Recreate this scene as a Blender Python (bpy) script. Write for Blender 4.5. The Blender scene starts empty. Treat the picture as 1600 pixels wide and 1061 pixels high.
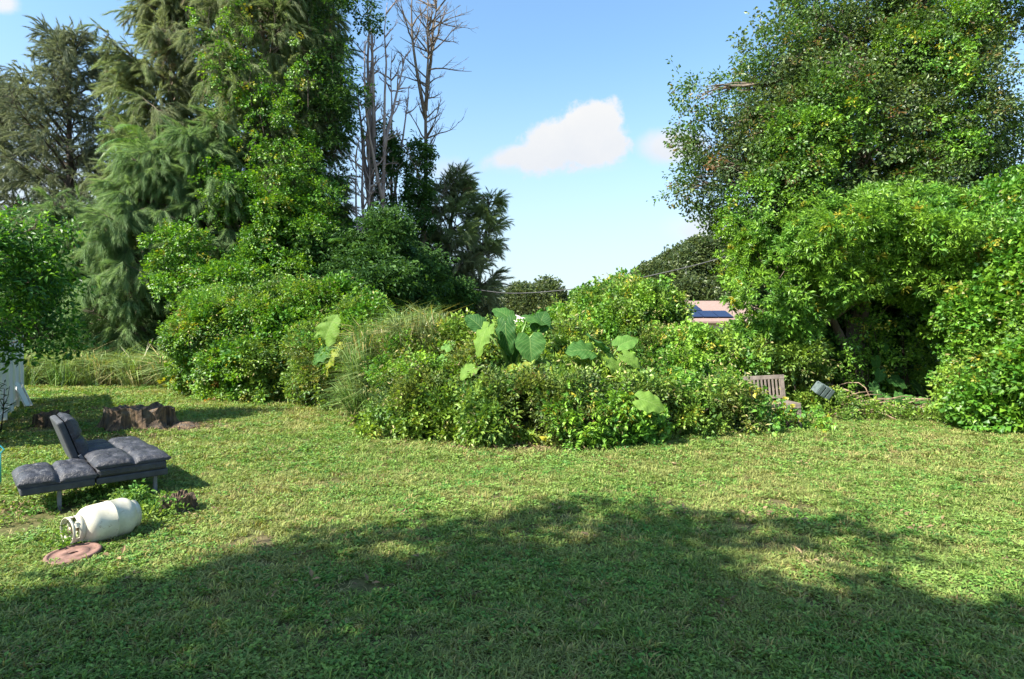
import bpy, math, random
import numpy as np
from mathutils import Vector, Matrix, Euler

C = bpy.context.scene.collection
SC = bpy.context.scene
R = math.radians

# ------------------------------------------------------------------ camera, sky, sun, exposure
F, HZ, CH = 889.0, 520.0, 1.70           # photograph: focal length in px, horizon row, eye height
cam = bpy.data.cameras.new('camera'); cam.lens = 20.0; cam.sensor_width = 36.0
cam.clip_start = 0.1; cam.clip_end = 3000
cam_o = bpy.data.objects.new('camera', cam); C.objects.link(cam_o)
cam_o.location = (0, 0, CH); cam_o.rotation_euler = (R(90) - math.atan(10.5 / F), 0, 0)
SC.camera = cam_o

SUN_EL = R(44)
SUN_AZ = math.atan2(-0.82, -0.57)
SUNV = Vector((math.sin(SUN_AZ) * math.cos(SUN_EL), math.cos(SUN_AZ) * math.cos(SUN_EL), math.sin(SUN_EL)))
sl = bpy.data.lights.new('sun', 'SUN'); sl.energy = 3.15; sl.angle = R(0.55); sl.color = (1.0, 0.94, 0.82)
so = bpy.data.objects.new('sun', sl); C.objects.link(so)
so.rotation_euler = SUNV.to_track_quat('Z', 'Y').to_euler(); so.location = (-20, -12, 30)
SC.view_settings.view_transform = 'Standard'
try: SC.view_settings.look = 'None'
except Exception: pass
SC.view_settings.exposure = 2.2
SC.view_settings.gamma = 1.0
SC.view_settings.use_curve_mapping = False
SC.cycles.max_bounces = 6; SC.cycles.diffuse_bounces = 4; SC.cycles.glossy_bounces = 2
SC.cycles.transmission_bounces = 4; SC.cycles.transparent_max_bounces = 4
SC.cycles.sample_clamp_indirect = 4.0
SC.cycles.use_denoising = True


class NT:                                  # small helper for node trees
    def __init__(s, nt): s.nt = nt
    def n(s, t, **k):
        x = s.nt.nodes.new(t)
        for a, b in k.items(): setattr(x, a, b)
        return x
    def l(s, a, b): s.nt.links.new(a, b)
    def put(s, sock, v):
        if isinstance(v, bpy.types.NodeSocket): s.l(v, sock)
        else: sock.default_value = v
    def m(s, op, a, b=0.0, c=0.0, clamp=False):
        x = s.n('ShaderNodeMath', operation=op, use_clamp=clamp)
        s.put(x.inputs[0], a); s.put(x.inputs[1], b); s.put(x.inputs[2], c)
        return x.outputs[0]
    def mix(s, f, a, b, bt='MIX'):
        x = s.n('ShaderNodeMix', data_type='RGBA', blend_type=bt)
        s.put(x.inputs[0], f)
        s.put(x.inputs[6], a if isinstance(a, bpy.types.NodeSocket) else (*a, 1)[:4])
        s.put(x.inputs[7], b if isinstance(b, bpy.types.NodeSocket) else (*b, 1)[:4])
        return x.outputs[2]
    def noise(s, vec, scale, detail=3, rough=0.5, dist=0.0):
        x = s.n('ShaderNodeTexNoise'); x.inputs['Scale'].default_value = scale
        x.inputs['Detail'].default_value = detail; x.inputs['Roughness'].default_value = rough
        x.inputs['Distortion'].default_value = dist
        if vec is not None: s.l(vec, x.inputs['Vector'])
        return x.outputs[0]
    def ramp(s, f, stops):
        x = s.n('ShaderNodeValToRGB'); cr = x.color_ramp
        while len(cr.elements) < len(stops): cr.elements.new(0.5)
        for e, (p, c) in zip(cr.elements, stops):
            e.position = p; e.color = (*c, 1)[:4] if not isinstance(c, (int, float)) else (c, c, c, 1)
        s.put(x.inputs[0], f)
        return x.outputs[0]
    def maprange(s, v, a, b, c=0.0, d=1.0, smooth=True):
        x = s.n('ShaderNodeMapRange', interpolation_type='SMOOTHSTEP' if smooth else 'LINEAR')
        s.put(x.inputs[0], v)
        for i, q in enumerate((a, b, c, d)): x.inputs[i + 1].default_value = q
        return x.outputs[0]


def pixdir(px, py):
    return Vector(((px - 800) / F, 1, (HZ - py) / F)).normalized()

W = bpy.data.worlds.new('World'); SC.world = W; W.use_nodes = True
w = NT(W.node_tree)
for n_ in list(W.node_tree.nodes): W.node_tree.nodes.remove(n_)
sky = w.n('ShaderNodeTexSky', sky_type='NISHITA'); sky.sun_disc = False
sky.sun_elevation = SUN_EL; sky.sun_rotation = SUN_AZ
sky.altitude = 0; sky.air_density = 1.15; sky.dust_density = 0.9; sky.ozone_density = 1.0
SKY_STR = 0.088
tc = w.n('ShaderNodeTexCoord'); vdir = tc.outputs['Generated']
nz = w.noise(vdir, 11.0, 7, 0.62)
nz2 = w.noise(vdir, 34.0, 6, 0.65)
def dotv(v):
    x = w.n('ShaderNodeVectorMath', operation='DOT_PRODUCT'); w.l(vdir, x.inputs[0]); x.inputs[1].default_value = v
    return x.outputs['Value']
def puff(px, py, rx, ry, rot=0.0, soft=0.5, k1=1.5, k2=1.0):
    d = pixdir(px, py); right = d.cross(Vector((0, 0, 1))).normalized(); up = right.cross(d)
    c_, s_ = math.cos(rot), math.sin(rot)
    a = right * c_ + up * s_; b = up * c_ - right * s_
    k = F / (Vector(((px - 800), F, HZ - py)).length)
    u = w.m('DIVIDE', dotv(a), rx / F * k); v = w.m('DIVIDE', dotv(b), ry / F * k)
    r = w.m('SQRT', w.m('ADD', w.m('MULTIPLY', u, u), w.m('MULTIPLY', v, v)))
    front = w.m('GREATER_THAN', dotv(d), 0.0)
    r = w.m('ADD', r, w.m('MULTIPLY', w.m('SUBTRACT', nz, 0.5), k1))
    r = w.m('ADD', r, w.m('MULTIPLY', w.m('SUBTRACT', nz2, 0.5), k2))
    return w.m('MULTIPLY', w.maprange(r, 1.0 - soft * 0.4, 1.0 + soft * 0.6, 1.0, 0.0), front)
masks = [puff(918, 216, 62, 44, 0.0, 0.4), puff(868, 226, 75, 34, R(22), 0.5), puff(812, 243, 52, 15, R(14), 0.9),
         puff(934, 200, 42, 34, 0, 0.4), puff(930, 236, 52, 26, 0, 0.5),
         w.m('MULTIPLY', puff(1050, 230, 44, 22, R(-6), 1.0, .7, .5), 0.95), w.m('MULTIPLY', puff(1108, 362, 50, 22, R(-10), 1.4, .7, .5), 0.8),
         w.m('MULTIPLY', puff(0, 2, 20, 14, 0, 1.0), 0.9), w.m('MULTIPLY', puff(866, 262, 70, 8, 0, 1.8), 0.35),
         w.m('MULTIPLY', puff(706, 268, 24, 12, 0, 2.0), 0.5), w.m('MULTIPLY', puff(60, 300, 90, 60, 0, 1.5), 0.6)]
mk = masks[0]
for q in masks[1:]: mk = w.m('MAXIMUM', mk, q)
# horizon whitening (thin humid air) by elevation
el = dotv((0, 0, 1))
hz = w.maprange(el, -0.02, 0.46, 0.85, 0.0)
cv = 1.0 / (SKY_STR * 2 ** SC.view_settings.exposure)
satn = w.n('ShaderNodeHueSaturation'); satn.inputs['Saturation'].default_value = 1.04; satn.inputs['Value'].default_value = 0.72
w.l(w.mix(1.0, sky.outputs[0], (0.88, 1.02, 1.06), 'MULTIPLY'), satn.inputs['Color'])
col = w.mix(hz, satn.outputs[0], (0.74 * cv, 0.83 * cv, 0.92 * cv))
shade = w.maprange(el, 0.28, 0.38, 0.0, 1.0)
shade = w.m('ADD', w.m('MULTIPLY', shade, .75), w.m('MULTIPLY', w.maprange(nz, .35, .65), .3), clamp=True)
ccol = w.mix(shade, (0.84 * cv, 0.87 * cv, 0.92 * cv), (0.99 * cv, 0.98 * cv, 0.96 * cv))
col = w.mix(w.m('MULTIPLY', mk, 0.97), col, ccol)
bg = w.n('ShaderNodeBackground'); bg.inputs['Strength'].default_value = SKY_STR
w.l(col, bg.inputs['Color'])
wo = w.n('ShaderNodeOutputWorld'); w.l(bg.outputs[0], wo.inputs['Surface'])

# ------------------------------------------------------------------ helpers
def S(px, py, d):                          # point seen at pixel (px, py) of the photograph, d metres ahead
    return Vector(((px - 800) / F * d, d, CH + (HZ - py) / F * d))
def G(px, py):                             # ground point under that pixel
    d = CH * F / (py - HZ)
    return Vector(((px - 800) / F * d, d, 0))

def tag(o, label=None, cat=None, group=None, kind=None):
    if label: o['label'] = label
    if cat: o['category'] = cat
    if group: o['group'] = group
    if kind: o['kind'] = kind
    return o
def empty(name, loc=(0, 0, 0), label=None, cat=None, group=None, rz=0):
    o = bpy.data.objects.new(name, None); C.objects.link(o); o.location = loc
    o.rotation_euler = (0, 0, rz); o.empty_display_size = 0.2
    return tag(o, label, cat, group)

class Geo:
    def __init__(s): s.v = []; s.f = []
    def add(s, v, f):
        k = len(s.v); s.v += [tuple(p) for p in v]; s.f += [tuple(i + k for i in q) for q in f]
    def box(s, c, size, rot=None):
        hx, hy, hz = size[0] / 2, size[1] / 2, size[2] / 2
        vs = [Vector((x, y, z)) for x in (-hx, hx) for y in (-hy, hy) for z in (-hz, hz)]
        if rot is not None: vs = [rot @ p for p in vs]
        c = Vector(c)
        s.add([p + c for p in vs], [(0, 1, 3, 2), (4, 6, 7, 5), (0, 4, 5, 1), (2, 3, 7, 6), (0, 2, 6, 4), (1, 5, 7, 3)])
    def beam(s, a, b, wd, th, up=(0, 0, 1)):
        a, b = Vector(a), Vector(b); x = (b - a); L = x.length; x.normalize()
        u = Vector(up); y = u.cross(x)
        if y.length < 1e-4: y = Vector((0, 1, 0)).cross(x)
        y.normalize(); z = x.cross(y)
        s.box((a + b) / 2, (L, wd, th), Matrix((x, y, z)).transposed())
    def tube(s, pts, rad, n=6, cap=True, wob=0.0, rng=random):
        pts = [Vector(p) for p in pts]; k = len(s.v); prev = None
        for i, p in enumerate(pts):
            t = (pts[min(i + 1, len(pts) - 1)] - pts[max(i - 1, 0)])
            t = t.normalized() if t.length > 1e-9 else Vector((0, 0, 1))
            if prev is None:
                a = t.cross(Vector((0.3, 0.2, 1)))
                if a.length < 1e-3: a = t.cross(Vector((1, 0, 0)))
            else: a = prev - t * prev.dot(t)
            a.normalize(); prev = a; b = t.cross(a)
            r = rad[i] if hasattr(rad, '__len__') else rad
            for j in range(n):
                th = 2 * math.pi * j / n; rr = r * (1 + (rng.uniform(-wob, wob) if wob else 0))
                s.v.append(tuple(p + a * (rr * math.cos(th)) + b * (rr * math.sin(th))))
        for i in range(len(pts) - 1):
            for j in range(n):
                j2 = (j + 1) % n
                s.f.append((k + i * n + j, k + i * n + j2, k + (i + 1) * n + j2, k + (i + 1) * n + j))
        if cap:
            s.f.append(tuple(k + j for j in reversed(range(n))))
            s.f.append(tuple(k + (len(pts) - 1) * n + j for j in range(n)))
    def lathe(s, prof, n=32, mat=None):     # prof: (r, z)
        k = len(s.v)
        for r, z in prof:
            for j in range(n):
                th = 2 * math.pi * j / n; p = Vector((r * math.cos(th), r * math.sin(th), z))
                s.v.append(tuple(mat @ p if mat else p))
        for i in range(len(prof) - 1):
            for j in range(n):
                j2 = (j + 1) % n
                s.f.append((k + i * n + j, k + i * n + j2, k + (i + 1) * n + j2, k + (i + 1) * n + j))
    def build(s, name, mat=None, parent=None, smooth=False, bevel=0.0, link=True):
        me = bpy.data.meshes.new(name); me.from_pydata(s.v, [], s.f); me.update()
        o = bpy.data.objects.new(name, me)
        if link: C.objects.link(o)
        if mat: me.materials.append(mat)
        if parent is not None: o.parent = parent
        if smooth:
            me.polygons.foreach_set('use_smooth', [True] * len(me.polygons))
        if bevel:
            b = o.modifiers.new('bevel', 'BEVEL'); b.width = bevel; b.segments = 2; b.limit_method = 'ANGLE'
        return o
def place(o, world_parent):                # geometry given in world space under a moved parent
    o.matrix_parent_inverse = Matrix.Translation(-Vector(world_parent.location)); return o

# ------------------------------------------------------------------ materials
def newmat(name):
    m = bpy.data.materials.new(name); m.use_nodes = True; nt = m.node_tree
    for x in list(nt.nodes): nt.nodes.remove(x)
    h = NT(nt); out = h.n('ShaderNodeOutputMaterial'); b = h.n('ShaderNodeBsdfPrincipled')
    h.l(b.outputs[0], out.inputs[0]); return m, h, b, out
def bump(h, b, height, strength=0.3, dist=0.02):
    x = h.n('ShaderNodeBump'); x.inputs['Strength'].default_value = strength; x.inputs['Distance'].default_value = dist
    h.l(height, x.inputs['Height']); h.l(x.outputs[0], b.inputs['Normal'])
def surf(name, c1, c2, scale=8, rough=0.7, bs=0.3, bd=0.01, stretch=(1, 1, 1), metallic=0.0, spec=0.5, c3=None, world=False, lo=0.35, hi=0.65):
    m, h, b, _ = newmat(name)
    t = h.n('ShaderNodeTexCoord'); mp = h.n('ShaderNodeMapping'); mp.inputs['Scale'].default_value = stretch
    if world:
        g = h.n('ShaderNodeNewGeometry'); h.l(g.outputs['Position'], mp.inputs[0])
    else: h.l(t.outputs['Object'], mp.inputs[0])
    n1 = h.noise(mp.outputs[0], scale, 6, 0.62)
    c = h.ramp(n1, [(lo, c1), (hi, c2)])
    if c3:
        n2 = h.noise(mp.outputs[0], scale * 0.31, 5, 0.6)
        c = h.mix(h.maprange(n2, 0.52, 0.66), c, c3)
    h.l(c, b.inputs['Base Color'])
    b.inputs['Roughness'].default_value = rough; b.inputs['Metallic'].default_value = metallic
    b.inputs['Specular IOR Level'].default_value = spec
    if bs: bump(h, b, h.noise(mp.outputs[0], scale * 2.5, 6, 0.65), bs, bd)
    return m

def leafmat(name, stops, gain=1.3, trans=0.32, rough=0.45, spec=0.45, tint=None, nscale=0.9, tshift=(1.35, 1.25, 0.45), accents=None):
    """stops: colours picked per sprig; tint: a second mood mixed in by a world-space noise; accents: (share, colour)"""
    m, h, b, out = newmat(name)
    oi = h.n('ShaderNodeObjectInfo'); g = h.n('ShaderNodeNewGeometry')
    at = h.n('ShaderNodeAttribute', attribute_name='lv')
    rnd = oi.outputs['Random']
    k = len(stops) - 1
    c = h.ramp(rnd, [(i / max(k, 1), s_) for i, s_ in enumerate(stops)])
    if tint:
        f = h.maprange(h.noise(g.outputs['Position'], nscale, 4, 0.6), 0.42, 0.62)
        c = h.mix(f, c, tint)
    if accents:
        f2 = h.m('FRACT', h.m('MULTIPLY', rnd, 37.31)); a0 = 0.0
        for share, ac in accents:
            inside = h.m('MULTIPLY', h.m('GREATER_THAN', f2, a0), h.m('LESS_THAN', f2, a0 + share))
            c = h.mix(h.m('MULTIPLY', inside, 0.85), c, ac); a0 += share
    v = h.n('ShaderNodeHueSaturation'); h.l(c, v.inputs['Color'])
    h.l(h.maprange(at.outputs['Fac'], 0, 1, 0.50 * gain, 1.48 * gain, smooth=False), v.inputs['Value'])
    h.l(h.maprange(at.outputs['Fac'], 0, 1, 0.515, 0.485, smooth=False), v.inputs['Hue'])
    c = v.outputs[0]
    h.l(c, b.inputs['Base Color']); b.inputs['Roughness'].default_value = rough
    b.inputs['Specular IOR Level'].default_value = spec
    tr = h.n('ShaderNodeBsdfTranslucent')
    h.l(h.mix(1.0, c, tshift, 'MULTIPLY'), tr.inputs['Color'])
    ms = h.n('ShaderNodeMixShader'); ms.inputs[0].default_value = trans
    h.l(b.outputs[0], ms.inputs[1]); h.l(tr.outputs[0], ms.inputs[2]); h.l(ms.outputs[0], out.inputs[0])
    return m

M = {}
M['hedge'] = leafmat('hedge_leaf', [(0.035, 0.095, 0.02), (0.085, 0.17, 0.03), (0.145, 0.225, 0.042), (0.055, 0.135, 0.028)],
                     tint=(0.13, 0.215, 0.028), accents=[(0.025, (0.26, 0.25, 0.04)), (0.006, (0.22, 0.10, 0.04))], nscale=1.1)
M['front'] = leafmat('thicket_leaf', [(0.03, 0.075, 0.02), (0.075, 0.14, 0.035), (0.13, 0.19, 0.05), (0.05, 0.11, 0.032)],
                     tint=(0.15, 0.20, 0.035), accents=[(0.05, (0.28, 0.27, 0.05)), (0.01, (0.20, 0.12, 0.05))], nscale=1.6, rough=0.5, spec=0.4, gain=1.15)
M['vine'] = leafmat('vine_leaf', [(0.05, 0.15, 0.015), (0.09, 0.22, 0.02), (0.14, 0.26, 0.02), (0.04, 0.12, 0.02)],
                    accents=[(0.04, (0.28, 0.26, 0.03))], nscale=1.2)
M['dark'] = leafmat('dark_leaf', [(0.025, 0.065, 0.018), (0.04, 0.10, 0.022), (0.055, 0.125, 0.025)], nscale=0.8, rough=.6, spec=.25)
M['oak'] = leafmat('oak_leaf', [(0.028, 0.06, 0.022), (0.065, 0.105, 0.032), (0.10, 0.14, 0.045), (0.045, 0.085, 0.033)],
                   tint=(0.06, 0.13, 0.02), accents=[(0.04, (0.18, 0.14, 0.05)), (0.015, (0.16, 0.08, 0.04))], nscale=0.55, rough=0.45, spec=0.45)
M['bright'] = leafmat('bright_leaf', [(0.045, 0.135, 0.02), (0.08, 0.20, 0.025), (0.12, 0.25, 0.03), (0.06, 0.17, 0.03)],
                      tint=(0.125, 0.24, 0.025), accents=[(0.03, (0.30, 0.27, 0.03))], nscale=0.9)
M['left'] = leafmat('glossy_leaf', [(0.03, 0.10, 0.02), (0.065, 0.18, 0.022), (0.12, 0.26, 0.03)], rough=0.45, spec=0.4)
M['far'] = leafmat('far_leaf', [(0.035, 0.06, 0.02), (0.055, 0.085, 0.028), (0.075, 0.10, 0.035)], nscale=0.3)
M['needle'] = leafmat('casuarina_needle', [(0.11, 0.135, 0.07), (0.16, 0.19, 0.10), (0.20, 0.235, 0.125), (0.12, 0.165, 0.07)],
                      trans=0.38, rough=0.55, spec=0.3, tint=(0.15, 0.21, 0.08), nscale=0.25, tshift=(1.2, 1.2, 0.7), accents=[(0.03, (0.13, 0.10, 0.06))])
M['needle_green'] = leafmat('green_needle', [(0.085, 0.15, 0.055), (0.125, 0.205, 0.08), (0.17, 0.25, 0.105)],
                      trans=0.38, rough=0.55, spec=0.3, nscale=0.4, tshift=(1.2, 1.2, 0.7))
M['needle_blue'] = leafmat('far_needle', [(0.10, 0.125, 0.075), (0.13, 0.155, 0.09), (0.17, 0.195, 0.105)],
                      trans=0.35, rough=0.6, spec=0.3, nscale=0.25, tshift=(1.1, 1.1, 0.8))
M['grass'] = leafmat('lawn_grass', [(0.085, 0.17, 0.03), (0.14, 0.225, 0.045), (0.185, 0.25, 0.06), (0.23, 0.265, 0.085), (0.10, 0.19, 0.035)],
                     tint=(0.235, 0.26, 0.085), nscale=0.6, gain=1.15, trans=0.3, rough=0.6, spec=0.2, accents=[(0.06, (0.30, 0.25, 0.10)), (0.03, (0.18, 0.12, 0.06))])
M['weed'] = leafmat('lawn_weed', [(0.055, 0.165, 0.03), (0.095, 0.215, 0.04), (0.15, 0.26, 0.05)], gain=1.15, tint=(0.165, 0.25, 0.06), nscale=1.3, trans=0.3, rough=0.55, spec=0.25)
M['straw'] = leafmat('dry_grass', [(0.24, 0.22, 0.09), (0.29, 0.27, 0.12), (0.20, 0.17, 0.075)], trans=0.25, rough=0.6, spec=0.2, tshift=(1, .9, .6))
M['tall'] = leafmat('tall_grass', [(0.08, 0.17, 0.035), (0.12, 0.22, 0.05), (0.16, 0.25, 0.08), (0.10, 0.20, 0.04)], gain=1.1, tint=(0.18, 0.24, 0.09), nscale=0.8,
                    accents=[(0.08, (0.34, 0.28, 0.13))], trans=0.3)
M['litter'] = leafmat('dead_leaf', [(0.14, 0.10, 0.05), (0.20, 0.15, 0.08), (0.10, 0.07, 0.04)], trans=0.1, rough=0.8, spec=0.2, tshift=(1, .8, .6))
M['palm'] = leafmat('palm_leaflet', [(0.05, 0.13, 0.03), (0.09, 0.18, 0.04)], rough=0.45)
M['bark'] = surf('bark', (0.10, 0.075, 0.055), (0.22, 0.18, 0.14), 6, 0.9, 0.6, 0.03, (1, 1, 0.25), spec=0.2)
M['deadbark'] = surf('dead_bark', (0.22, 0.16, 0.145), (0.46, 0.37, 0.34), 5, 0.9, 0.6, 0.03, (1, 1, 0.3), spec=0.2)
M['darkbark'] = surf('dark_bark', (0.035, 0.028, 0.022), (0.09, 0.07, 0.055), 6, 0.9, 0.5, 0.03, (1, 1, 0.3), spec=0.2)
M['twig'] = surf('dry_twig', (0.18, 0.12, 0.08), (0.34, 0.26, 0.18), 9, 0.85, 0.3, 0.01, spec=0.2)
M['white'] = surf('white_vinyl', (0.70, 0.71, 0.70), (0.80, 0.80, 0.79), 2.0, 0.4, 0.05, 0.002, (1, 1, 0.3), c3=(0.62, 0.63, 0.58))
M['teal'] = surf('teal_paint', (0.02, 0.28, 0.36), (0.03, 0.36, 0.44), 12, 0.4, 0.05, 0.002)

# ------------------------------------------------------------------ source sprigs (unlinked meshes, scattered by geometry nodes)
def mesh_lv(name, V, Fc, lv, mats, mi=None):
    me = bpy.data.meshes.new(name); me.from_pydata([tuple(p) for p in V], [], Fc); me.update()
    for m_ in mats: me.materials.append(m_)
    a = me.attributes.new('lv', 'FLOAT', 'FACE'); a.data.foreach_set('value', lv)
    if mi: me.polygons.foreach_set('material_index', mi)
    return bpy.data.objects.new(name, me)

def leaf_card(V, Fc, base, d, n, L, wd, fold=0.25, heart=False):
    d = d.normalized(); n = (n - d * n.dot(d)).normalized(); s_ = d.cross(n)
    k = len(V)
    a = 0.30 if heart else 0.45
    V += [base, base + d * L * a + s_ * wd / 2 + n * wd * fold, base + d * L - n * L * 0.12, base + d * L * a - s_ * wd / 2 + n * wd * fold]
    if heart:
        V += [base + d * L * 0.45]
        Fc += [(k, k + 1, k + 4), (k + 4, k + 1, k + 2), (k, k + 4, k + 3), (k + 4, k + 2, k + 3)]; return 4
    Fc += [(k, k + 1, k + 2), (k, k + 2, k + 3)]; return 2

def sprig(name, mats, rng, n=12, L=0.07, wd=0.04, twig=0.2, spread=1.0, heart=False, fold=0.25, cluster=False):
    V, Fc, lv, mi = [], [], [], []
    for i in range(n):
        t = rng.uniform(0.05, 1.0); ang = i * 2.4 + rng.uniform(-.5, .5)
        base = Vector((t * twig, math.cos(ang) * twig * 0.22 * spread * rng.uniform(.3, 1.2), math.sin(ang) * twig * 0.16 * rng.uniform(.2, 1.2)))
        if cluster: base *= 0.35
        d = Vector((rng.uniform(0.1, 0.9), math.cos(ang) * spread, math.sin(ang) * 0.6 - 0.15))
        nn = Vector((rng.uniform(-.35, .35), rng.uniform(-.45, .45), 1))
        k = leaf_card(V, Fc, base, d, nn, L * rng.uniform(.7, 1.25), wd * rng.uniform(.8, 1.2), fold, heart)
        q = rng.random(); lv += [q] * k; mi += [0] * k
    # the twig itself: a three-sided sliver
    k = len(V); r = 0.004
    V += [Vector((0, r, 0)), Vector((0, -r, 0)), Vector((0, 0, r)), Vector((twig, 0, 0))]
    Fc += [(k, k + 1, k + 3), (k + 1, k + 2, k + 3), (k + 2, k, k + 3)]; lv += [0.2] * 3; mi += [0] * 3
    return mesh_lv(name, V, Fc, lv, mats, mi)

def plume(name, mats, rng, n=150, L=0.34, wd=0.0075, droop=0.55, splay=0.55):
    V, Fc, lv = [], [], []
    for i in range(n):
        t = rng.uniform(0, 1) ** 0.8
        base = Vector((t * 0.75, 0, -droop * 0.5 * t * t))
        ang = rng.uniform(0, 2 * math.pi); sp = splay * rng.uniform(.2, 1.1) * (1.1 - 0.5 * t)
        d = Vector((1, math.cos(ang) * sp, math.sin(ang) * sp)).normalized()
        l_ = L * rng.uniform(.6, 1.25); g_ = Vector((0, 0, -1))
        m1 = base + d * l_ * 0.5 + g_ * droop * l_ * 0.15
        m2 = base + d * l_ + g_ * droop * l_ * 0.7
        s_ = d.cross(Vector((rng.uniform(-1, 1), rng.uniform(-1, 1), rng.uniform(-1, 1)))).normalized() * wd / 2
        k = len(V); V += [base - s_, base + s_, m1 + s_, m1 - s_, m2]
        Fc += [(k, k + 1, k + 2, k + 3), (k + 3, k + 2, k + 4)]; q = rng.random(); lv += [q, q]
    return mesh_lv(name, V, Fc, lv, mats)

def tuft(name, mats, rng, n=14, L=0.07, wd=0.006, splay=0.7, bend=0.5, rad=0.03):
    V, Fc, lv = [], [], []
    for i in range(n):
        a = rng.uniform(0, 6.283); b_ = Vector((math.cos(a), math.sin(a), 0)) * rad * rng.uniform(0, 1)
        a += rng.uniform(-1, 1); out = Vector((math.cos(a), math.sin(a), 0)); sp = splay * rng.uniform(.2, 1.2)
        l_ = L * rng.uniform(.6, 1.3); d = (Vector((0, 0, 1)) + out * sp).normalized()
        s_ = Vector((-out.y, out.x, 0)) * wd / 2
        m1 = b_ + d * l_ * .55; m2 = b_ + d * l_ + out * l_ * bend * .4 - Vector((0, 0, l_ * bend * .45))
        k = len(V); V += [b_ - s_, b_ + s_, m1 + s_ * .9, m1 - s_ * .9, m2]
        Fc += [(k, k + 1, k + 2, k + 3), (k + 3, k + 2, k + 4)]; q = rng.random(); lv += [q, q]
    return mesh_lv(name, V, Fc, lv, mats)
def rosette(name, mats, rng, n=10, L=0.035, wd=0.02, h=0.03, rad=0.04):
    V, Fc, lv = [], [], []
    for i in range(n):
        a = rng.uniform(0, 6.283); b_ = Vector((math.cos(a) * rad * rng.random(), math.sin(a) * rad * rng.random(), h * rng.uniform(.2, 1.2)))
        d = Vector((math.cos(a), math.sin(a), rng.uniform(-.1, .7)))
        k = leaf_card(V, Fc, b_, d, Vector((rng.uniform(-.5, .5), rng.uniform(-.5, .5), 1)), L * rng.uniform(.7, 1.2), wd, .15)
        lv += [rng.random()] * k
    return mesh_lv(name, V, Fc, lv, mats)

rg = random.Random(5)
SRC = {}
def mk3(key, fn, k=3, **kw): SRC[key] = [fn('%s_sprig' % key, rng=rg, **kw) for _ in range(k)]
mk3('hedge', sprig, mats=[M['hedge']], n=15, L=0.072, wd=0.05, twig=0.24, heart=True)
mk3('front', sprig, mats=[M['front']], n=17, L=0.052, wd=0.030, twig=0.2)
mk3('vine', sprig, mats=[M['vine']], n=14, L=0.10, wd=0.075, twig=0.34, heart=True)
mk3('dark', sprig, mats=[M['dark']], n=12, L=0.16, wd=0.08, twig=0.4)
mk3('oak', sprig, mats=[M['oak']], n=14, L=0.085, wd=0.05, twig=0.38)
mk3('bright', sprig, mats=[M['bright']], n=17, L=0.095, wd=0.032, twig=0.26, spread=1.3, cluster=True)
mk3('rightvine', sprig, mats=[M['bright']], n=14, L=0.066, wd=0.044, twig=0.24, heart=True)
mk3('left', sprig, mats=[M['left']], n=12, L=0.095, wd=0.045, twig=0.32)
mk3('far', sprig, mats=[M['far']], n=14, L=0.30, wd=0.2, twig=0.9)
mk3('needle', plume, mats=[M['needle']])
mk3('needle_green', plume, mats=[M['needle_green']], n=125, L=0.38)
mk3('needle_blue', plume, mats=[M['needle_blue']], n=90, wd=0.012, L=.32)
mk3('needle_dry', sprig, mats=[M['straw']], n=5, L=0.07, wd=0.03, twig=0.34)
SRC['lawn'] = [tuft('grass_tuft', [M['grass']], rg, 18, .052, .0065, 1.1, .6, .045) for _ in range(3)] + \
              [rosette('weed_tuft', [M['weed']], rg, 13, .028, .016, .026, .045) for _ in range(3)] + \
              [tuft('straw_tuft', [M['straw']], rg, 10, .05, .004, 1.6, .7, .05)]
SRC['tall'] = [tuft('tall_tuft', [M['tall']], rg, 22, .95, .017, .55, .9, .10) for _ in range(3)] + \
              [tuft('dry_tuft', [M['straw']], rg, 16, .75, .012, .7, 1.0, .12)]
SRC['litter'] = [rosette('litter_tuft', [M['litter']], rg, 6, .07, .035, .03, .12), rosette('litter_tuft', [M['litter']], rg, 5, .06, .03, .02, .12)]
SRC['herb'] = [sprig('herb_sprig', [M['weed']], rg, 14, .05, .028, .16) for _ in range(3)]

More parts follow.
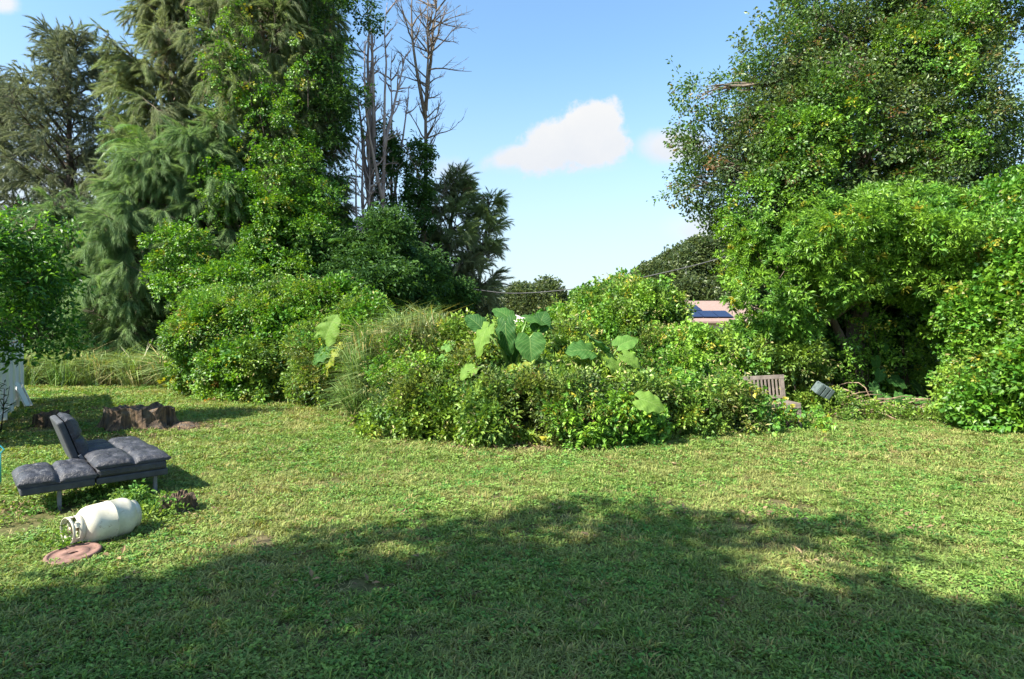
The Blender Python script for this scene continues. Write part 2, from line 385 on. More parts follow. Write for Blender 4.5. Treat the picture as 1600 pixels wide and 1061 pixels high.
SRC['frontmix'] = SRC['front'] + SRC['hedge'][:2] + SRC['rightvine'][:1] + SRC['needle_dry'][:1]
SRC['hedgemix'] = SRC['hedge'] + SRC['rightvine'][:2] + SRC['vine'][:1] + SRC['needle_dry'][:1]
SRC['rightmix'] = SRC['rightvine'] + SRC['hedge'][:2] + SRC['vine'][:1] + SRC['needle_dry'][:1]
NG = {}
def group_for(key):
    if key in NG: return NG[key]
    ng = bpy.data.node_groups.new('scatter_' + key, 'GeometryNodeTree')
    ng.interface.new_socket('Geometry', in_out='INPUT', socket_type='NodeSocketGeometry')
    ng.interface.new_socket('Geometry', in_out='OUTPUT', socket_type='NodeSocketGeometry')
    N = ng.nodes; L = ng.links
    gi = N.new('NodeGroupInput'); go = N.new('NodeGroupOutput'); jn = N.new('GeometryNodeJoinGeometry')
    for o in reversed(SRC[key]):
        oi = N.new('GeometryNodeObjectInfo'); oi.inputs['Object'].default_value = o; oi.inputs['As Instance'].default_value = False
        g2 = N.new('GeometryNodeGeometryToInstance'); L.new(oi.outputs['Geometry'], g2.inputs[0]); L.new(g2.outputs[0], jn.inputs[0])
    ip = N.new('GeometryNodeInstanceOnPoints'); ip.inputs['Pick Instance'].default_value = True
    def attr(nm, t):
        a = N.new('GeometryNodeInputNamedAttribute'); a.data_type = t; a.inputs['Name'].default_value = nm
        return [q for q in a.outputs if q.enabled][0]
    e2r = N.new('FunctionNodeEulerToRotation'); L.new(attr('rot', 'FLOAT_VECTOR'), e2r.inputs[0])
    L.new(gi.outputs[0], ip.inputs['Points']); L.new(jn.outputs[0], ip.inputs['Instance'])
    L.new(attr('vi', 'INT'), ip.inputs['Instance Index']); L.new(e2r.outputs[0], ip.inputs['Rotation'])
    L.new(attr('scl', 'FLOAT'), ip.inputs['Scale']); L.new(ip.outputs[0], go.inputs[0])
    NG[key] = ng; return ng

def eulers(d, n):
    d = d / (np.linalg.norm(d, axis=1, keepdims=True) + 1e-9)
    n = n - d * (n * d).sum(1, keepdims=True); n = n / (np.linalg.norm(n, axis=1, keepdims=True) + 1e-9)
    y = np.cross(n, d)
    r00, r10, r20 = d[:, 0], d[:, 1], d[:, 2]; r21, r22 = y[:, 2], n[:, 2]
    return np.stack([np.arctan2(r21, r22), np.arcsin(np.clip(-r20, -1, 1)), np.arctan2(r10, r00)], 1)

def scatter(name, key, pos, rot, scl, vi=None, parent=None, kind='stuff', seed=0):
    rs = np.random.RandomState(seed + len(pos))
    pos = np.asarray(pos, float)
    if parent is not None: pos = pos - np.array(parent.location)
    me = bpy.data.meshes.new(name); me.vertices.add(len(pos)); me.vertices.foreach_set('co', pos.astype(np.float32).ravel())
    a = me.attributes.new('rot', 'FLOAT_VECTOR', 'POINT'); a.data.foreach_set('vector', np.asarray(rot, np.float32).ravel())
    a = me.attributes.new('scl', 'FLOAT', 'POINT'); a.data.foreach_set('value', np.asarray(scl, np.float32))
    if vi is None and key.endswith('mix'):          # species grow in patches
        f = vn3(pos * 1.1, seed + 5) + rs.normal(0, .22, len(pos)); u_ = rs.random_sample(len(pos))
        vi = np.where(f > .35, rs.randint(3, 5, len(pos)), np.where((f < -.5), 5, rs.randint(0, 3, len(pos)))); vi = np.where(u_ < .035, 6, vi)
    elif vi is None: vi = rs.randint(0, len(SRC[key]), len(pos))
    a = me.attributes.new('vi', 'INT', 'POINT'); a.data.foreach_set('value', np.asarray(vi, np.int32))
    for s_ in SRC[key]:
        for m_ in s_.data.materials:
            if m_.name not in me.materials: me.materials.append(m_)
    o = bpy.data.objects.new(name, me); C.objects.link(o)
    if parent is not None: o.parent = parent
    md = o.modifiers.new('scatter', 'NODES'); md.node_group = group_for(key)
    if kind: o['kind'] = kind
    return o

def unit(rs, n):
    v = rs.normal(size=(n, 3)); return v / np.linalg.norm(v, axis=1, keepdims=True)

def vn3(p, seed=0):
    r_ = np.random.RandomState(seed + 77); s_ = 0
    for k in range(6):
        w_ = r_.normal(0, 1, 3) * (1 + .45 * k); s_ = s_ + np.sin(p @ w_ + r_.uniform(0, 6.28)) / (1 + .25 * k)
    return s_ / 2.2
def blob_points(blobs, dens, seed, clump=(0.28, 0.6), cdens=1.3, up=0.5, inner=0.12, zmin=0.04, hang=0.0, gap=0.0, lumpy=0.22):
    """sprig positions: every blob (cx,cy,cz,rx,ry,rz) carries clumps on its skin, every clump carries sprigs"""
    rs = np.random.RandomState(seed); P, D, N_ = [], [], []
    B = np.array([b[:6] for b in blobs], float)
    for bi, b in enumerate(B):
        c, r = b[:3], b[3:6]
        p_ = 1.6; area = 4 * math.pi * (((r[0] * r[1]) ** p_ + (r[0] * r[2]) ** p_ + (r[1] * r[2]) ** p_) / 3) ** (1 / p_)
        cm = (clump[0] + clump[1]) / 2
        nc = max(6, int(area * cdens / (math.pi * cm * cm)))
        cu = unit(rs, nc); lump = 1 + lumpy * vn3(cu * 2.1 + c * 0.7, seed)
        cc = c + cu * r * (rs.uniform(0.78, 1.06, nc) * lump)[:, None]
        if gap: 
            keep = rs.random_sample(nc) > gap; cu, cc = cu[keep], cc[keep]
        cr = clump[0] + (clump[1] - clump[0]) * rs.random_sample(len(cc)) ** 1.6 * 1.25
        cn = (cu / r); cn /= np.linalg.norm(cn, axis=1, keepdims=True)
        k = np.maximum(3, (2 * math.pi * cr ** 2 * dens * rs.uniform(.6, 1.3, len(cc))).astype(int))
        idx = np.repeat(np.arange(len(cc)), k); n = len(idx)
        u = unit(rs, n); dn = (u * cn[idx]).sum(1)
        u = np.where((dn < -0.15)[:, None], -u, u)
        sh = (rs.random_sample(n) < .035) * rs.uniform(.15, .9, n) * (clump[1]) 
        q = cc[idx] + u * (sh + cr[idx] * rs.uniform(.75, 1.1, n))[:, None] * np.array([1, 1, 0.8])
        d = u + 0.5 * cn[idx] + unit(rs, n) * 0.5; d[:, 2] += 0.15 - hang
        nn = u * 0.55 + cn[idx] * 0.35 + unit(rs, n) * 0.35; nn[:, 2] += up
        ni = int(n * inner)
        qi = c + unit(rs, ni) * r * rs.uniform(0.3, .85, (ni, 1)); di = unit(rs, ni); ui = unit(rs, ni)
        P += [q, qi]; D += [d, di]; N_ += [nn, ui]
    P, D, N_ = np.concatenate(P), np.concatenate(D), np.concatenate(N_)
    keep = P[:, 2] > zmin
    inside = np.zeros(len(P), int)
    for b in B:
        e = (((P - b[:3]) / b[3:6]) ** 2).sum(1); inside += (e < 0.42)
    keep &= (inside == 0) | (rs.random_sample(len(P)) < 0.10)
    return P[keep], eulers(D[keep], N_[keep])

def pb(px, py, d, rx, rz, ry=None):         # blob from its centre pixel, distance and half sizes in px
    c = S(px, py, d); return (c.x, c.y, c.z, rx / F * d, (ry if ry else rx / F * d), rz / F * d)

def curve_pts(p0, d0, L, n, rng, wob=0.15, bend=Vector((0, 0, 0))):
    p = Vector(p0); d = Vector(d0).normalized(); out = [p.copy()]
    for i in range(n):
        d = (d + bend / n + Vector((rng.uniform(-wob, wob), rng.uniform(-wob, wob), rng.uniform(-wob, wob)))).normalized()
        p = p + d * (L / n); out.append(p.copy())
    return out

# ------------------------------------------------------------------ ground and lawn
def gh(x, y):
    fade = np.clip((np.hypot(x, y) - 0.0) / 3.0, 0, 1) * np.clip(1 - (np.hypot(x, y) - 25) / 30, 0, 1)
    return (0.020 * np.sin(0.55 * x + 0.3 * y + 1.0) * np.sin(0.47 * y - 0.2 * x) + 0.012 * np.sin(1.7 * x - 0.8 * y) * np.sin(1.3 * y + 0.5)) * fade
ts = np.linspace(-1, 1, 141); xs = 40 * ts + 460 * ts ** 7
ys = 40 * ts + 460 * ts ** 7
X, Y = np.meshgrid(xs, ys, indexing='ij'); Z = gh(X, Y)
nv = len(ts)
V = np.stack([X.ravel(), Y.ravel(), Z.ravel()], 1)
I = np.arange((nv - 1) * (nv - 1)); ii, jj = I // (nv - 1), I % (nv - 1); a = ii * nv + jj
fc = np.stack([a, a + nv, a + nv + 1, a + 1], 1)
me = bpy.data.meshes.new('ground'); me.from_pydata(V.tolist(), [], fc.tolist()); me.update()
me.polygons.foreach_set('use_smooth', [True] * len(me.polygons))
ground = bpy.data.objects.new('ground', me); C.objects.link(ground); ground['kind'] = 'structure'
m, h, b, _ = newmat('lawn_soil')
g = h.n('ShaderNodeNewGeometry'); pos_ = g.outputs['Position']
n1 = h.noise(pos_, 0.8, 5, 0.6); n2 = h.noise(pos_, 14, 5, 0.7); n3 = h.noise(pos_, 60, 3, 0.6)
c = h.ramp(n2, [(0.3, (0.05, 0.055, 0.022)), (0.5, (0.095, 0.095, 0.035)), (0.72, (0.17, 0.14, 0.07))])
c = h.mix(h.maprange(n1, 0.50, 0.66, 0, 0.8), c, (0.16, 0.12, 0.075))
c = h.mix(h.m('MULTIPLY', n3, 0.5), c, (0.05, 0.06, 0.02))
h.l(c, b.inputs['Base Color']); b.inputs['Roughness'].default_value = 0.95; b.inputs['Specular IOR Level'].default_value = 0.1
bump(h, b, n2, 0.6, 0.03)
me.materials.append(m)

# bare / worn patches of the lawn: (pixel, half width in m, half depth in m, strength)
PATCH = [(G(111, 874), .16, .16, 1.03), (G(560, 925), .30, .09, .95), (G(415, 888), .16, .10, .8), (G(12, 815), .5, .8, .92), (G(20, 660), .9, .6, .8), (G(872, 812), .22, .16, .55),
         (G(1160, 822), .2, .12, .6), (G(300, 668), .9, .55, .75), (G(820, 700), 1.3, .35, .8), (G(465, 632), 1.0, .5, .8),
         (G(1270, 655), 1.6, .45, .5), (G(1310, 688), .6, .2, .5), (G(600, 650), 1.2, .4, .55), (G(1300, 950), .3, .12, .5), (G(100, 640), .9, .3, .4),
         (G(180, 604), 4.0, .5, .5), (G(520, 1000), .5, .15, .4), (G(190, 690), .7, .5, .85), (G(65, 672), .5, .4, .85), (G(1240, 860), .5, .3, .45),
         (G(30, 640), .35, 1.5, .7), (G(1420, 640), 2.0, .8, .6)]
def patchw(x, y):
    w_ = np.zeros_like(x)
    for p, a_, b_, s_ in PATCH:
        e = ((x - p.x) / a_) ** 2 + ((y - p.y) / b_) ** 2
        w_ = np.maximum(w_, s_ * np.clip(1.5 - e, 0, 1))
    return w_
def vnoise(x, y, sc, seed=0):
    r_ = np.random.RandomState(seed); s_ = 0
    for k in range(5):
        a_ = r_.uniform(0, 6.28); f_ = sc * (0.6 + 0.35 * k); ph = r_.uniform(0, 6.28); ph2 = r_.uniform(0, 6.28)
        s_ = s_ + np.sin(f_ * (x * math.cos(a_) + y * math.sin(a_)) + ph) * np.sin(f_ * (y * math.cos(a_) - x * math.sin(a_)) * 0.8 + ph2)
    return s_ / 5
rs = np.random.RandomState(11)
PX, PY, SCL = [], [], []
for y0, y1, den, sc in ((1.2, 4.5, 900, 0.95), (4.5, 7.5, 560, 1.1), (7.5, 12, 260, 1.45), (12, 23, 105, 2.1)):
    wmax = 1.12 * y1 + 1.5; n = int(den * (y1 - y0) * 2 * wmax)
    x = rs.uniform(-wmax, wmax, n); y = rs.uniform(y0, y1, n)
    k = np.abs(x) < 1.12 * y + 1.5
    PX.append(x[k]); PY.append(y[k]); SCL.append(np.full(k.sum(), sc))
x, y, sc = np.concatenate(PX), np.concatenate(PY), np.concatenate(SCL)
pw = patchw(x, y)
bare = np.clip((vnoise(x, y, 3.1, 40) + .6 * vnoise(x, y, 7.5, 41) - .30) * 2.2, 0, .85)
k = rs.random_sample(len(x)) > np.maximum(pw * 0.97, bare)
x, y, sc, pw = x[k], y[k], sc[k], pw[k]
vn = vnoise(x, y, 2.2, 3); vn2 = vnoise(x, y, 1.1, 8)
p_weed = np.clip(0.32 + 0.55 * vn, 0.05, 0.9); p_straw = np.clip(0.07 + 0.35 * np.clip(vn2 - 0.15, 0, 1) + 0.4 * pw, 0, 0.7)
u = rs.random_sample(len(x)); vi = np.where(u < p_straw, 6, np.where(u < p_straw + (1 - p_straw) * p_weed, 3 + rs.randint(0, 3, len(x)), rs.randint(0, 3, len(x))))
rot = np.stack([rs.normal(0, .12, len(x)), rs.normal(0, .12, len(x)), rs.uniform(0, 6.283, len(x))], 1)
z = gh(x, y)
scatter('lawn_grass', 'lawn', np.stack([x, y, z], 1), rot, sc * rs.uniform(.6, 1.35, len(x)) * (1 + 0.3 * vnoise(x, y, 4.5, 21)), vi)
print('lawn tufts', len(x))

# ------------------------------------------------------------------ tree builders
def casuarina(name, label, base, H, rad, key, seed, lean=(0, 0), nl=60, ps=1.0, h0=0.06, elev=(10, 55), bare=0.0, group=None, gap=None, sub=6, pp=4, bark='bark', r0=0.28, dz=(-1.5, 0)):
    rng = random.Random(seed); root = empty(name, base, label, 'tree', group)
    base = Vector(base); n = 14
    tp = [base + Vector((lean[0] * (i / n) ** 1.3 + rng.uniform(-.06, .06) * H / 18, lean[1] * (i / n) + rng.uniform(-.06, .06), H * i / n)) for i in range(n + 1)]
    tg = Geo(); tg.tube(tp, [r0 * (1 - i / n) ** 0.8 + 0.02 for i in range(n + 1)], 10, wob=.1, rng=rng)
    place(tg.build('trunk', M[bark], root, True), root)
    lg = Geo(); P, D = [], []
    for i in range(nl):
        hf = h0 + (1 - h0) * ((i + rng.random()) / nl); f = hf * n; j = min(int(f), n - 1)
        p0 = tp[j].lerp(tp[j + 1], f - j); az = i * 2.399 + rng.uniform(-.5, .5)
        L = rad(hf) * rng.uniform(.65, 1.15); el_ = R(rng.uniform(*elev)) * (0.6 + 0.6 * hf)
        d0 = Vector((math.cos(az) * math.cos(el_), math.sin(az) * math.cos(el_), math.sin(el_)))
        if gap and gap(hf, az, rng): continue
        pts = curve_pts(p0, d0, L, 6, rng, .12, Vector((0, 0, -0.25)))
        lg.tube(pts, [0.05 * (1 - t / 6) * (0.5 + L / 5) + 0.008 for t in range(7)], 5, cap=False)
        for s_ in range(int(sub * (0.6 + L / 4))):
            t = rng.uniform(.2, 1.0) ** .8 * 6; q = min(int(t), 5); sp = pts[q].lerp(pts[q + 1], t - q)
            dd = (pts[q + 1] - pts[q]).normalized()
            d1 = (dd * 0.8 + Vector((rng.uniform(-1, 1), rng.uniform(-1, 1), rng.uniform(-.5, .8)))).normalized()
            l1 = L * rng.uniform(.15, .38) + .2
            spts = curve_pts(sp, d1, l1, 3, rng, .15, Vector((0, 0, -0.45)))
            lg.tube(spts, [.016, .012, .009, .005], 4, cap=False)
            if rng.random() < bare: continue
            for z_ in range(pp):
                t2 = rng.uniform(.1, 1.0) * 3; q2 = min(int(t2), 2); pq = spts[q2].lerp(spts[q2 + 1], t2 - q2)
                dq = ((spts[q2 + 1] - spts[q2]).normalized() + Vector((rng.uniform(-.6, .6), rng.uniform(-.6, .6), rng.uniform(*dz))))
                P.append(pq); D.append(dq)
    lo = place(lg.build('branches', M[bark], root, True), root); lo['kind'] = 'stuff'
    P = np.array(P); D = np.array(D); rs_ = np.random.RandomState(seed)
    k = P[:, 2] > 0.3; P, D = P[k], D[k]
    up = rs_.normal(0, .3, (len(P), 3)); up[:, 2] += 1
    scatter('crown', key, P, eulers(D, up), ps * rs_.uniform(.6, 1.25, len(P)), parent=root, seed=seed)
    return root

def blobtree(name, label, base, blobs, key, seed, dens, trunk, cat='tree', bark='bark', r0=0.2, limbs=True, group=None, scale=1.0, extra=None, **kw):
    """trunk: list of points from the base up; limbs run from the trunk into every blob"""
    rng = random.Random(seed); root = empty(name, base, label, cat, group)
    if trunk:
        g = Geo(); n = len(trunk)
        g.tube(trunk, [r0 * (1 - 0.6 * i / (n - 1)) for i in range(n)], 10, wob=.08, rng=rng)
        place(g.build('trunk' if cat == 'tree' else 'stem', M[bark], root, True), root)
        lg = Geo()
        for b_ in blobs:
            c_ = Vector(b_[:3]); hts = [p for p in trunk[1:]]
            s_ = min(hts, key=lambda p: (Vector(p) - c_).length + rng.uniform(0, .8)); s_ = Vector(s_)
            mid = s_.lerp(c_, .5) + Vector((rng.uniform(-.3, .3), rng.uniform(-.3, .3), rng.uniform(0, .4))) * (c_ - s_).length * .3
            lg.tube([s_, mid, c_], [r0 * .32, r0 * .14, r0 * .03], 6, cap=False)
            for q in range(7):
                e_ = c_ + Vector((rng.uniform(-1, 1) * b_[3], rng.uniform(-1, 1) * b_[4], rng.uniform(-.7, .95) * b_[5])) * .9
                a_ = mid.lerp(c_, rng.uniform(.2, 1)); mm = a_.lerp(e_, .5) + Vector((0, 0, rng.uniform(-.1, .25)))
                lg.tube([a_, mm, e_], [r0 * .11, r0 * .08, r0 * .03], 4, cap=False)
        lo = place(lg.build('branches', M[bark], root, True), root); lo['kind'] = 'stuff'
    P, E = blob_points(blobs, dens, seed, **kw); rs_ = np.random.RandomState(seed)
    if extra is not None: P = np.concatenate([P, extra[0]]); E = np.concatenate([E, extra[1]])
    scatter('crown' if cat == 'tree' else 'foliage', key, P, E, scale * rs_.uniform(.7, 1.3, len(P)), parent=root, seed=seed)
    return root

# ------------------------------------------------------------------ far background: houses, trees, cable, lamp
M['stucco'] = surf('stucco', (0.42, 0.36, 0.27), (0.48, 0.41, 0.31), 5, 0.9, 0.2, 0.005)
M['palewall'] = surf('pale_wall', (0.62, 0.54, 0.48), (0.68, 0.60, 0.53), 4, 0.9, 0.15, 0.005)
M['roof'] = surf('shingle_roof', (0.20, 0.135, 0.11), (0.27, 0.185, 0.155), 6, 0.9, 0.3, 0.01, (1, 1, 3))
M['paleroof'] = surf('pale_roof', (0.55, 0.47, 0.42), (0.66, 0.58, 0.53), 4, 0.9, 0.2, 0.01)
M['solar'] = surf('solar_glass', (0.008, 0.012, 0.04), (0.012, 0.02, 0.055), 20, 0.3, 0, spec=0.4)
M['glass'] = surf('window_glass', (0.02, 0.025, 0.035), (0.03, 0.035, 0.05), 2, 0.1, 0, spec=0.7)
M['trim'] = surf('grey_trim', (0.30, 0.28, 0.29), (0.38, 0.35, 0.36), 4, 0.7, 0.1, 0.003)
M['cable'] = surf('cable', (0.05, 0.05, 0.055), (0.09, 0.09, 0.095), 3, 0.7, 0)
M['pole'] = surf('weathered_pole', (0.14, 0.12, 0.10), (0.22, 0.19, 0.16), 4, 0.9, 0.2, 0.01, (1, 1, .2))
M['steel'] = surf('grey_steel', (0.10, 0.11, 0.12), (0.16, 0.17, 0.18), 4, 0.5, 0)

def house(label, c, sx, sy, eave, ridge, wall, roof, wins, rz=0.0, hip=1.2):
    root = empty('house', (c[0], c[1], 0), label, 'house', rz=rz)
    g = Geo(); g.box((0, 0, eave / 2), (sx, sy, eave)); g.build('wall', wall, root)
    g = Geo(); ex, ey, t = sx / 2 + .5, sy / 2 + .5, .12
    hx = sx / 2 - hip * 2
    v = [(-ex, -ey, eave), (ex, -ey, eave), (ex, ey, eave), (-ex, ey, eave), (-hx, 0, ridge), (hx, 0, ridge)]
    v2 = [(a_, b_, z_ + t) for a_, b_, z_ in v]
    g.add(v2 + v[:4], [(0, 1, 5, 4), (1, 2, 5), (2, 3, 4, 5), (3, 0, 4), (6, 7, 1, 0), (7, 8, 2, 1), (8, 9, 3, 2), (9, 6, 0, 3), (9, 8, 7, 6)])
    rf = g.build('roof', roof, root)
    for x_, z_, w_, h_ in wins:
        g = Geo(); yy = -sy / 2 - .03
        for dx in (-w_ / 2 - .04, w_ / 2 + .04): g.box((x_ + dx, yy, z_), (.08, .08, h_ + .16))
        for dz in (-h_ / 2 - .04, h_ / 2 + .04): g.box((x_, yy, z_ + dz), (w_, .075, .08))
        wf = g.build('window_frame', M['trim'], root)
        g = Geo(); g.box((x_, yy + .01, z_), (w_, .03, h_)); g.build('pane', M['glass'], wf)
    return root, rf

# house with solar panels
hx_, hy_ = 16.6, 44.0
hs, rf = house('tan roofed house with dark blue solar panels, seen above the vine mound', (hx_, hy_), 15, 10, 2.35, 4.05, M['palewall'], M['roof'],
               [(-4, 1.4, 1.4, 1.1), (0, 1.4, 1.4, 1.1)], hip=0.8)
slope = math.atan2(4.05 - 2.35, 5.5)
def solar(px, v0, wd, ln):
    x_ = (px - 800) / F * 40.5 - hx_
    mid = Vector((x_, -5.5 + v0 * math.cos(slope), 2.35 + .12 + v0 * math.sin(slope) + .10))
    g = Geo(); g.box((0, 0, 0), (wd, ln, .05), Matrix.Rotation(slope, 3, 'X')); o = g.build('solar_panel', M['solar'], hs); o.location = mid
for k_ in range(3): solar(1066 + k_ * 23, 3.25, 1.0, 1.5) if k_ < 2 else None
for k_ in range(3): solar(1078 + k_ * 23, 1.55, 1.0, 1.6)
# pale house far left of centre
house('pale pinkish flat house roof just visible behind the tall grass', (-3.4, 62), 12, 9, 2.5, 3.6, M['palewall'], M['paleroof'], [(-3, 1.4, 1.3, 1.1), (2, 1.4, 1.3, 1.1)])
# tan house behind the right-hand trees
h2, rf2 = house('tan stucco house half hidden behind the right-hand trees', (21.6, 24.5), 17, 9, 2.7, 4.1, M['stucco'], M['roof'],
      [(-6.0, 1.2, .9, 1.1), (-2.0, 1.3, 1.2, 1.2), (1.5, 1.3, 1.3, 1.1)], hip=1.0)

def far_tree(label, px, d, blobs, seed, key='far', dens=14, tw=.25, **kw):
    b = [pb(*q) for q in blobs]; x_ = (px - 800) / F * d
    zc = max(q[2] for q in b)
    return blobtree('tree', label, (x_, d, 0), b, key, seed, dens, [(x_, d, 0), (x_ + .1, d, zc * .4), (x_ - .1, d, zc * .8)], r0=tw, bark='darkbark', clump=(.6, 1.3), **kw)
far_tree('distant round dark tree just right of the low point of the overhead cable', 832, 70,
         [(832, 485, 70, 32, 20), (820, 476, 70, 20, 14), (846, 473, 70, 18, 15), (808, 488, 70, 14, 16), (857, 487, 70, 14, 18)], 71)
far_tree('wide distant oak rising behind the house with solar panels', 1075, 62,
         [(1080, 440, 62, 50, 36), (1040, 455, 60, 34, 24), (1120, 425, 62, 42, 30), (1015, 462, 60, 22, 14), (1160, 440, 62, 50, 40), (1095, 415, 62, 30, 20), (1065, 470, 60, 50, 22), (1012, 476, 60, 24, 18)], 72, dens=16, tw=.5)
far_tree('low distant tree at the foot of the dark casuarina on the open side', 735, 50,
         [(722, 480, 50, 26, 20), (748, 487, 50, 18, 12), (705, 470, 50, 20, 24)], 73)
far_tree('tiny distant tree left of the round dark tree', 778, 85, [(776, 491, 85, 14, 8), (762, 490, 85, 9, 10), (790, 493, 85, 10, 7)], 74)
far_tree('tiny distant tree between the round dark tree and the vine mound', 885, 90, [(880, 493, 90, 14, 7), (896, 495, 90, 12, 6), (866, 495, 90, 10, 7)], 75)

# overhead cable
g = Geo(); pts = []
cx = [(560, 425), (640, 436), (700, 447), (740, 452), (790, 458), (840, 457), (900, 451), (960, 442), (1020, 430), (1080, 416), (1130, 402), (1250, 366), (1400, 318), (1620, 240)]
for i_, (a_, b_) in enumerate(cx): pts.append(S(a_, b_, 27 - 6 * (a_ - 560) / 1060))
fine = []
for i_ in range(len(pts) - 1):
    for t_ in range(4):
        p0, p1, p2, p3 = pts[max(i_ - 1, 0)], pts[i_], pts[i_ + 1], pts[min(i_ + 2, len(pts) - 1)]; t = t_ / 4
        fine.append(0.5 * ((2 * p1) + (p2 - p0) * t + (2 * p0 - 5 * p1 + 4 * p2 - p3) * t * t + (3 * p1 - p0 - 3 * p2 + p3) * t ** 3))
fine.append(pts[-1]); g.tube(fine, .021, 6)
tag(g.build('overhead_cable', M['cable'], None, True), 'black overhead cable sagging across the gap of sky', 'cable')
# street lamp head
r_ = empty('street_lamp', (S(1030, 500, 68).x, 68, 0), 'grey street lamp head poking out left of the distant oak', 'street lamp')
g = Geo(); g.tube([(0, 0, 0), (0, 0, 7.6), (-.3, 0, 7.85), (-1.4, 0, 7.82)], [.12, .08, .05, .04], 8); g.build('pole', M['steel'], r_, True)
g = Geo(); g.tube([(-1.2, 0, 7.80), (-1.5, 0, 7.82), (-2.1, 0, 7.66), (-2.55, 0, 7.52)], [.09, .16, .2, .1], 8); g.build('lamp_head', M['steel'], r_, True)
# short utility pole tip
g = Geo(); p = S(952, 500, 42); g.tube([(p.x, 42, 0), (p.x, 42, CH + (HZ - 453) / F * 42)], [.11, .08], 8)
tag(g.build('utility_pole', M['pole'], None, True), 'thin wooden utility pole tip poking above the vine mound', 'pole')

# ------------------------------------------------------------------ left: casuarinas and dead trees
def prof(r_lo, r_mid, r_hi, mid=.45):
    return lambda h_: (r_lo + (r_mid - r_lo) * min(1, h_ / mid)) if h_ < mid else (r_mid + (r_hi - r_mid) * ((h_ - mid) / (1 - mid)) ** 1.3)
def gx(px, d): return (px - 800) / F * d
casuarina('casuarina_tree', 'airy blue-green casuarina farthest left with sky showing through its crown', (gx(112, 36), 36, 0), 19.3, prof(3.5, 4.6, 1.6, .6), 'needle_blue', 101,
          nl=72, ps=.85, h0=.2, elev=(30, 70), sub=10, pp=6, dz=(-1.0, .6), bark='darkbark', r0=.35)
casuarina('casuarina_tree', 'second airy casuarina cut by the left edge of the photograph', (gx(-10, 38), 38, 0), 17.5, prof(3.5, 4.6, 1.6, .6), 'needle_blue', 102,
          nl=60, ps=1.1, h0=.2, elev=(30, 70), sub=8, pp=4, bark='darkbark', r0=.35)
casuarina('casuarina_tree', 'tall grey-green casuarina with brushed drooping plumes left of the vine-draped one', (gx(262, 27), 27, 0), 18.2, prof(2.3, 2.9, 1.3, .55), 'needle', 103,
          lean=(.4, 0), nl=115, ps=.82, h0=.05, elev=(20, 68), sub=10, pp=7, dz=(-1.3, .2))
casuarina('casuarina_tree', 'tallest casuarina with vines running up its whole height', (gx(425, 25), 25, 0), 21.0, prof(2.6, 2.9, 2.1, .6), 'needle', 104,
          lean=(-.6, 0), nl=155, ps=.8, h0=.08, elev=(20, 68), sub=10, pp=7, dz=(-1.3, .2))
casuarina('casuarina_tree', 'dark casuarina just left of the bare dead trunks, behind the vine column', (gx(488, 27), 27, 0), 19.5, prof(1.9, 1.9, 1.1, .6), 'needle', 105,
          nl=95, ps=.8, h0=.1, elev=(20, 68), sub=9, pp=6, dz=(-1.1, .4))
casuarina('casuarina_tree', 'low soft casuarina with branches sweeping down to the tall grass', (gx(215, 22), 22, 0), 8.3, prof(2.5, 2.2, .8, .3), 'needle_green', 106,
          lean=(.8, 0), nl=88, ps=.8, h0=.04, elev=(5, 55), sub=10, pp=7)
casuarina('casuarina_tree', 'small shaded casuarina standing behind the leafy tree by the fence', (gx(105, 25), 25, 0), 7.2, prof(2.6, 2.3, .8, .3), 'needle_green', 107,
          nl=66, ps=.8, h0=.05, elev=(5, 55), sub=10, pp=6)
casuarina('casuarina_tree', 'soft green casuarina between the low one and the vine column', (gx(330, 22.5), 22.5, 0), 9.5, prof(2.0, 2.2, .8, .3), 'needle_green', 108,
          nl=74, ps=.78, h0=.1, elev=(10, 60), sub=10, pp=6)
casuarina('casuarina_tree', 'dark casuarina leaning right over the open sky, lowest of the tall ones', (gx(685, 30), 30, 0), 9.4, prof(2.2, 2.2, .9, .6), 'needle', 109,
          lean=(.9, 0), nl=58, ps=.7, h0=.03, elev=(15, 65), sub=10, pp=6, dz=(-.6, .8), bark='darkbark')
casuarina('casuarina_tree', 'slim dark casuarina at the right end of the row, beside the sky', (gx(738, 30), 30, 0), 8.6, prof(1.0, 1.35, .5, .7), 'needle', 110,
          lean=(.9, 0), nl=38, ps=.62, h0=.2, elev=(20, 70), sub=10, pp=6, dz=(-.5, .9), bark='darkbark', r0=.14)

